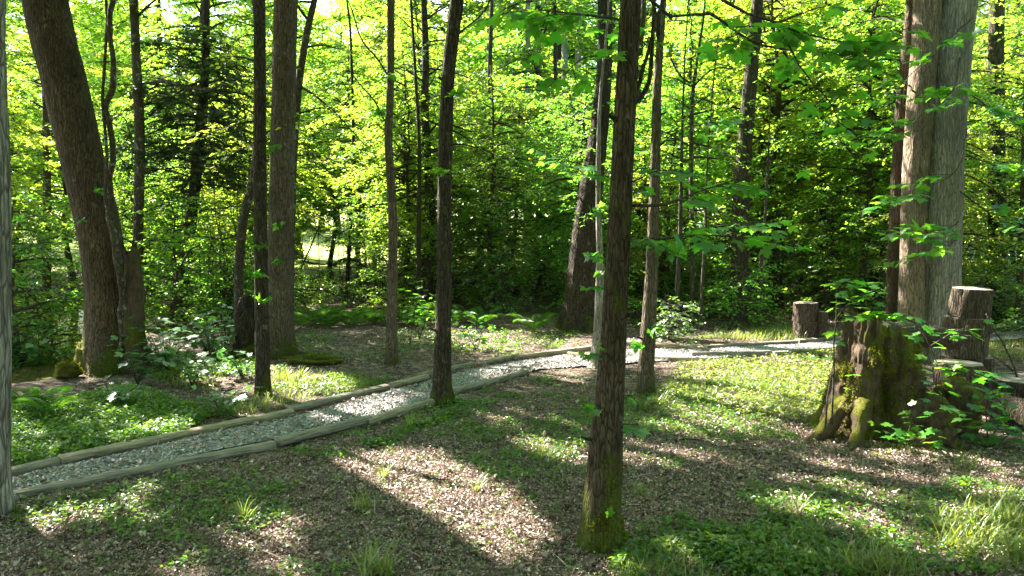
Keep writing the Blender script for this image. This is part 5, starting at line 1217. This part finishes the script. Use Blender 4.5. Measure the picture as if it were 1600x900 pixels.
sprouts('edge_weeds', 'green weeds along the front edge of the path', [([(560, 680), (700, 632), (830, 592), (930, 576), (900, 600), (700, 662), (590, 700)], 600), ([(440, 712), (560, 672), (620, 690), (720, 740), (650, 735), (520, 720)], 350)], 'sprout', .04, .06, 6, 54, lambda xy: n2(xy[:, 0], xy[:, 1], 2.2, 41, 2) > -.05)

BLADE = (np.array([(0, .02, 0), (0, -.02, 0), (.4, .02, -.03), (.4, -.02, -.03), (.75, .014, -.16), (.75, -.014, -.16), (1, 0, -.36)]), np.array([(0, 1, 3), (0, 3, 2), (2, 3, 5), (2, 5, 4), (4, 5, 6)]))
def blades(B, L, lean, g):
    m = len(B); az = g.random(m) * 6.283
    out = np.stack([np.cos(az), np.sin(az), np.zeros(m)], 1); ax = out * (lean * g.random(m))[:, None] + np.array([0, 0, 1.0]); nn = np.array([0, 0, 1.0]) - out * 1.0
    nn = -out + np.array([0, 0, .3])
    return leaves(B, ax, nn, L, BLADE)
def grass_stuff(name, label, zones, L, seed, mat='grass', lean=.9, mask=None):
    g = np.random.default_rng(seed); xy = np.vstack([zone(z, n, seed + i) for i, (z, n) in enumerate(zones)]); xy = xy[ok_ground(xy)]
    if mask is not None: xy = xy[mask(xy)]
    V, Fc = blades(np.column_stack([xy, z_of(xy)]), L * g.uniform(.45, 1.25, len(xy)), lean, g)
    tag(obj(name, mesh_np(name, V, Fc, False), M[mat]), label, 'grass', kind='stuff')
gm = lambda xy: n2(xy[:, 0], xy[:, 1], 1.9, 91, 3) > 0.02
sprouts('meadow_weeds', 'yellow green weeds among the sunlit grass by the path', [([(1035, 612), (1060, 572), (1320, 548), (1340, 610), (1310, 662), (1130, 650)], 1500)], 'grass', .05, .07, 6, 58)
grass_stuff('meadow_grass', 'sunlit yellow green grass right of the slim forked trunk', [([(1035, 612), (1060, 572), (1320, 548), (1340, 610), (1310, 662), (1130, 650)], 6000)], .115, 61, mask=gm)
grass_stuff('meadow_grass', 'grass behind the path on the right', [([(1090, 532), (1230, 512), (1330, 526), (1240, 535)], 3000), ([(1330, 540), (1640, 535), (1640, 560), (1400, 570)], 3000)], .16, 62)
grass_stuff('foreground_grass', 'short fresh grass along the bottom of the picture', [([(970, 872), (1120, 832), (1270, 838), (1330, 905), (960, 905)], 1500), ([(1290, 905), (1330, 862), (1430, 850), (1450, 905)], 700), ([(1470, 905), (1490, 800), (1640, 760), (1640, 905)], 1500)], .13, 63, mask=lambda xy: n2(xy[:, 0], xy[:, 1], 2.2, 12, 2) > -.2)
grass_stuff('bank_grass', 'thin grass in the sun between the burl and the timbers', [([(330, 655), (360, 600), (470, 570), (600, 600), (450, 634)], 2600), ([(230, 600), (370, 520), (400, 560), (330, 610)], 1800)], .14, 64, mask=gm)
grass_stuff('weed_grass', 'sparse grass blades on the shaded litter', [([(0, 910), (20, 800), (430, 715), (700, 650), (930, 582), (1300, 640), (1620, 730), (1620, 910)], 5200)], .075, 65, mask=fgm)

def tuft_proto(k, n, L, mat, lean, rad):
    g = np.random.default_rng(700 + k); a = g.random(n) * 6.283; r = rad * np.sqrt(g.random(n)); B = np.stack([r * np.cos(a), r * np.sin(a), np.full(n, -.01)], 1)
    V, Fc = blades(B, L * g.uniform(.5, 1.2, n), lean, g)
    o = obj('grass_tuft', mesh_np('grass_tuft', V, Fc, False), M[mat]); return o
tufts = [tuft_proto(0, 110, .27, 'grass', 1.1, .13), tuft_proto(1, 70, .18, 'grass', 1.3, .09), tuft_proto(2, 70, .20, 'grass_dry', 1.3, .035), tuft_proto(3, 40, .22, 'grass', .8, .03)]
used = set()
for k, px, py, s_, lb_ in [(0, 1530, 850, .85, 'tall bright grass tuft in the sun at the lower right'), (0, 1575, 830, 1.0, 'tallest grass tuft near the right edge'), (0, 1600, 880, .85, 'grass tuft in the lower right corner'), (1, 1490, 860, 1.1, 'grass tuft left of the sunny tufts at the lower right'), (0, 1480, 832, .8, 'upright thin grass tuft above the lower right tufts'),
                          (2, 1243, 812, 1.15, 'pale dry grass tuft in the sun below the stump'), (1, 1275, 835, .8, 'green grass tuft just below the dry tuft'), (1, 1335, 890, 1.1, 'grass tuft at the bottom right of centre'), (1, 1385, 895, 1.0, 'grass tuft at the bottom edge left of the tall tufts'), (0, 590, 898, .9, 'dark grass tuft at the bottom edge of the sunny patch'),
                          (1, 567, 792, .9, 'round grass tuft in the sunny litter patch'), (3, 383, 815, .9, 'small bright grass tuft left of the sunny patch'), (3, 600, 748, .8, 'yellow grass tuft at the back of the sunny patch'), (3, 745, 765, .7, 'thin grass tuft at the right end of the sunny patch'), (1, 850, 712, .8, 'grass tuft between the middle and foreground trunks'), (2, 845, 705, .7, 'dry blades beside the grass left of the foreground trunk'),
                          (3, 1005, 640, 1, 'grass at the right foot of the slim forked trunk'), (1, 1030, 632, 1, 'grass tuft between the forked trunk and the meadow grass'), (3, 640, 668, .9, 'grass blades at the left foot of the middle trunk'), (1, 445, 590, 1.2, 'pale grass tuft between the dark and the thick trunk'), (1, 470, 585, 1.1, 'drooping grass at the mossy root of the thick trunk'), (1, 1000, 770, .7, 'grass tuft right of the foreground trunk'), (1, 1510, 735, .9, 'shaded grass tuft right of the stump')]:
    p = gp(px, py); o = tufts[k] if k not in used else tufts[k].copy()
    if k in used: C.objects.link(o)
    used.add(k); o.location = (p[0], p[1], Hz(p[0], p[1])); o.rotation_euler = (0, 0, px); o.scale = (s_, s_, s_); tag(o, lb_, 'grass', 'grass tufts')
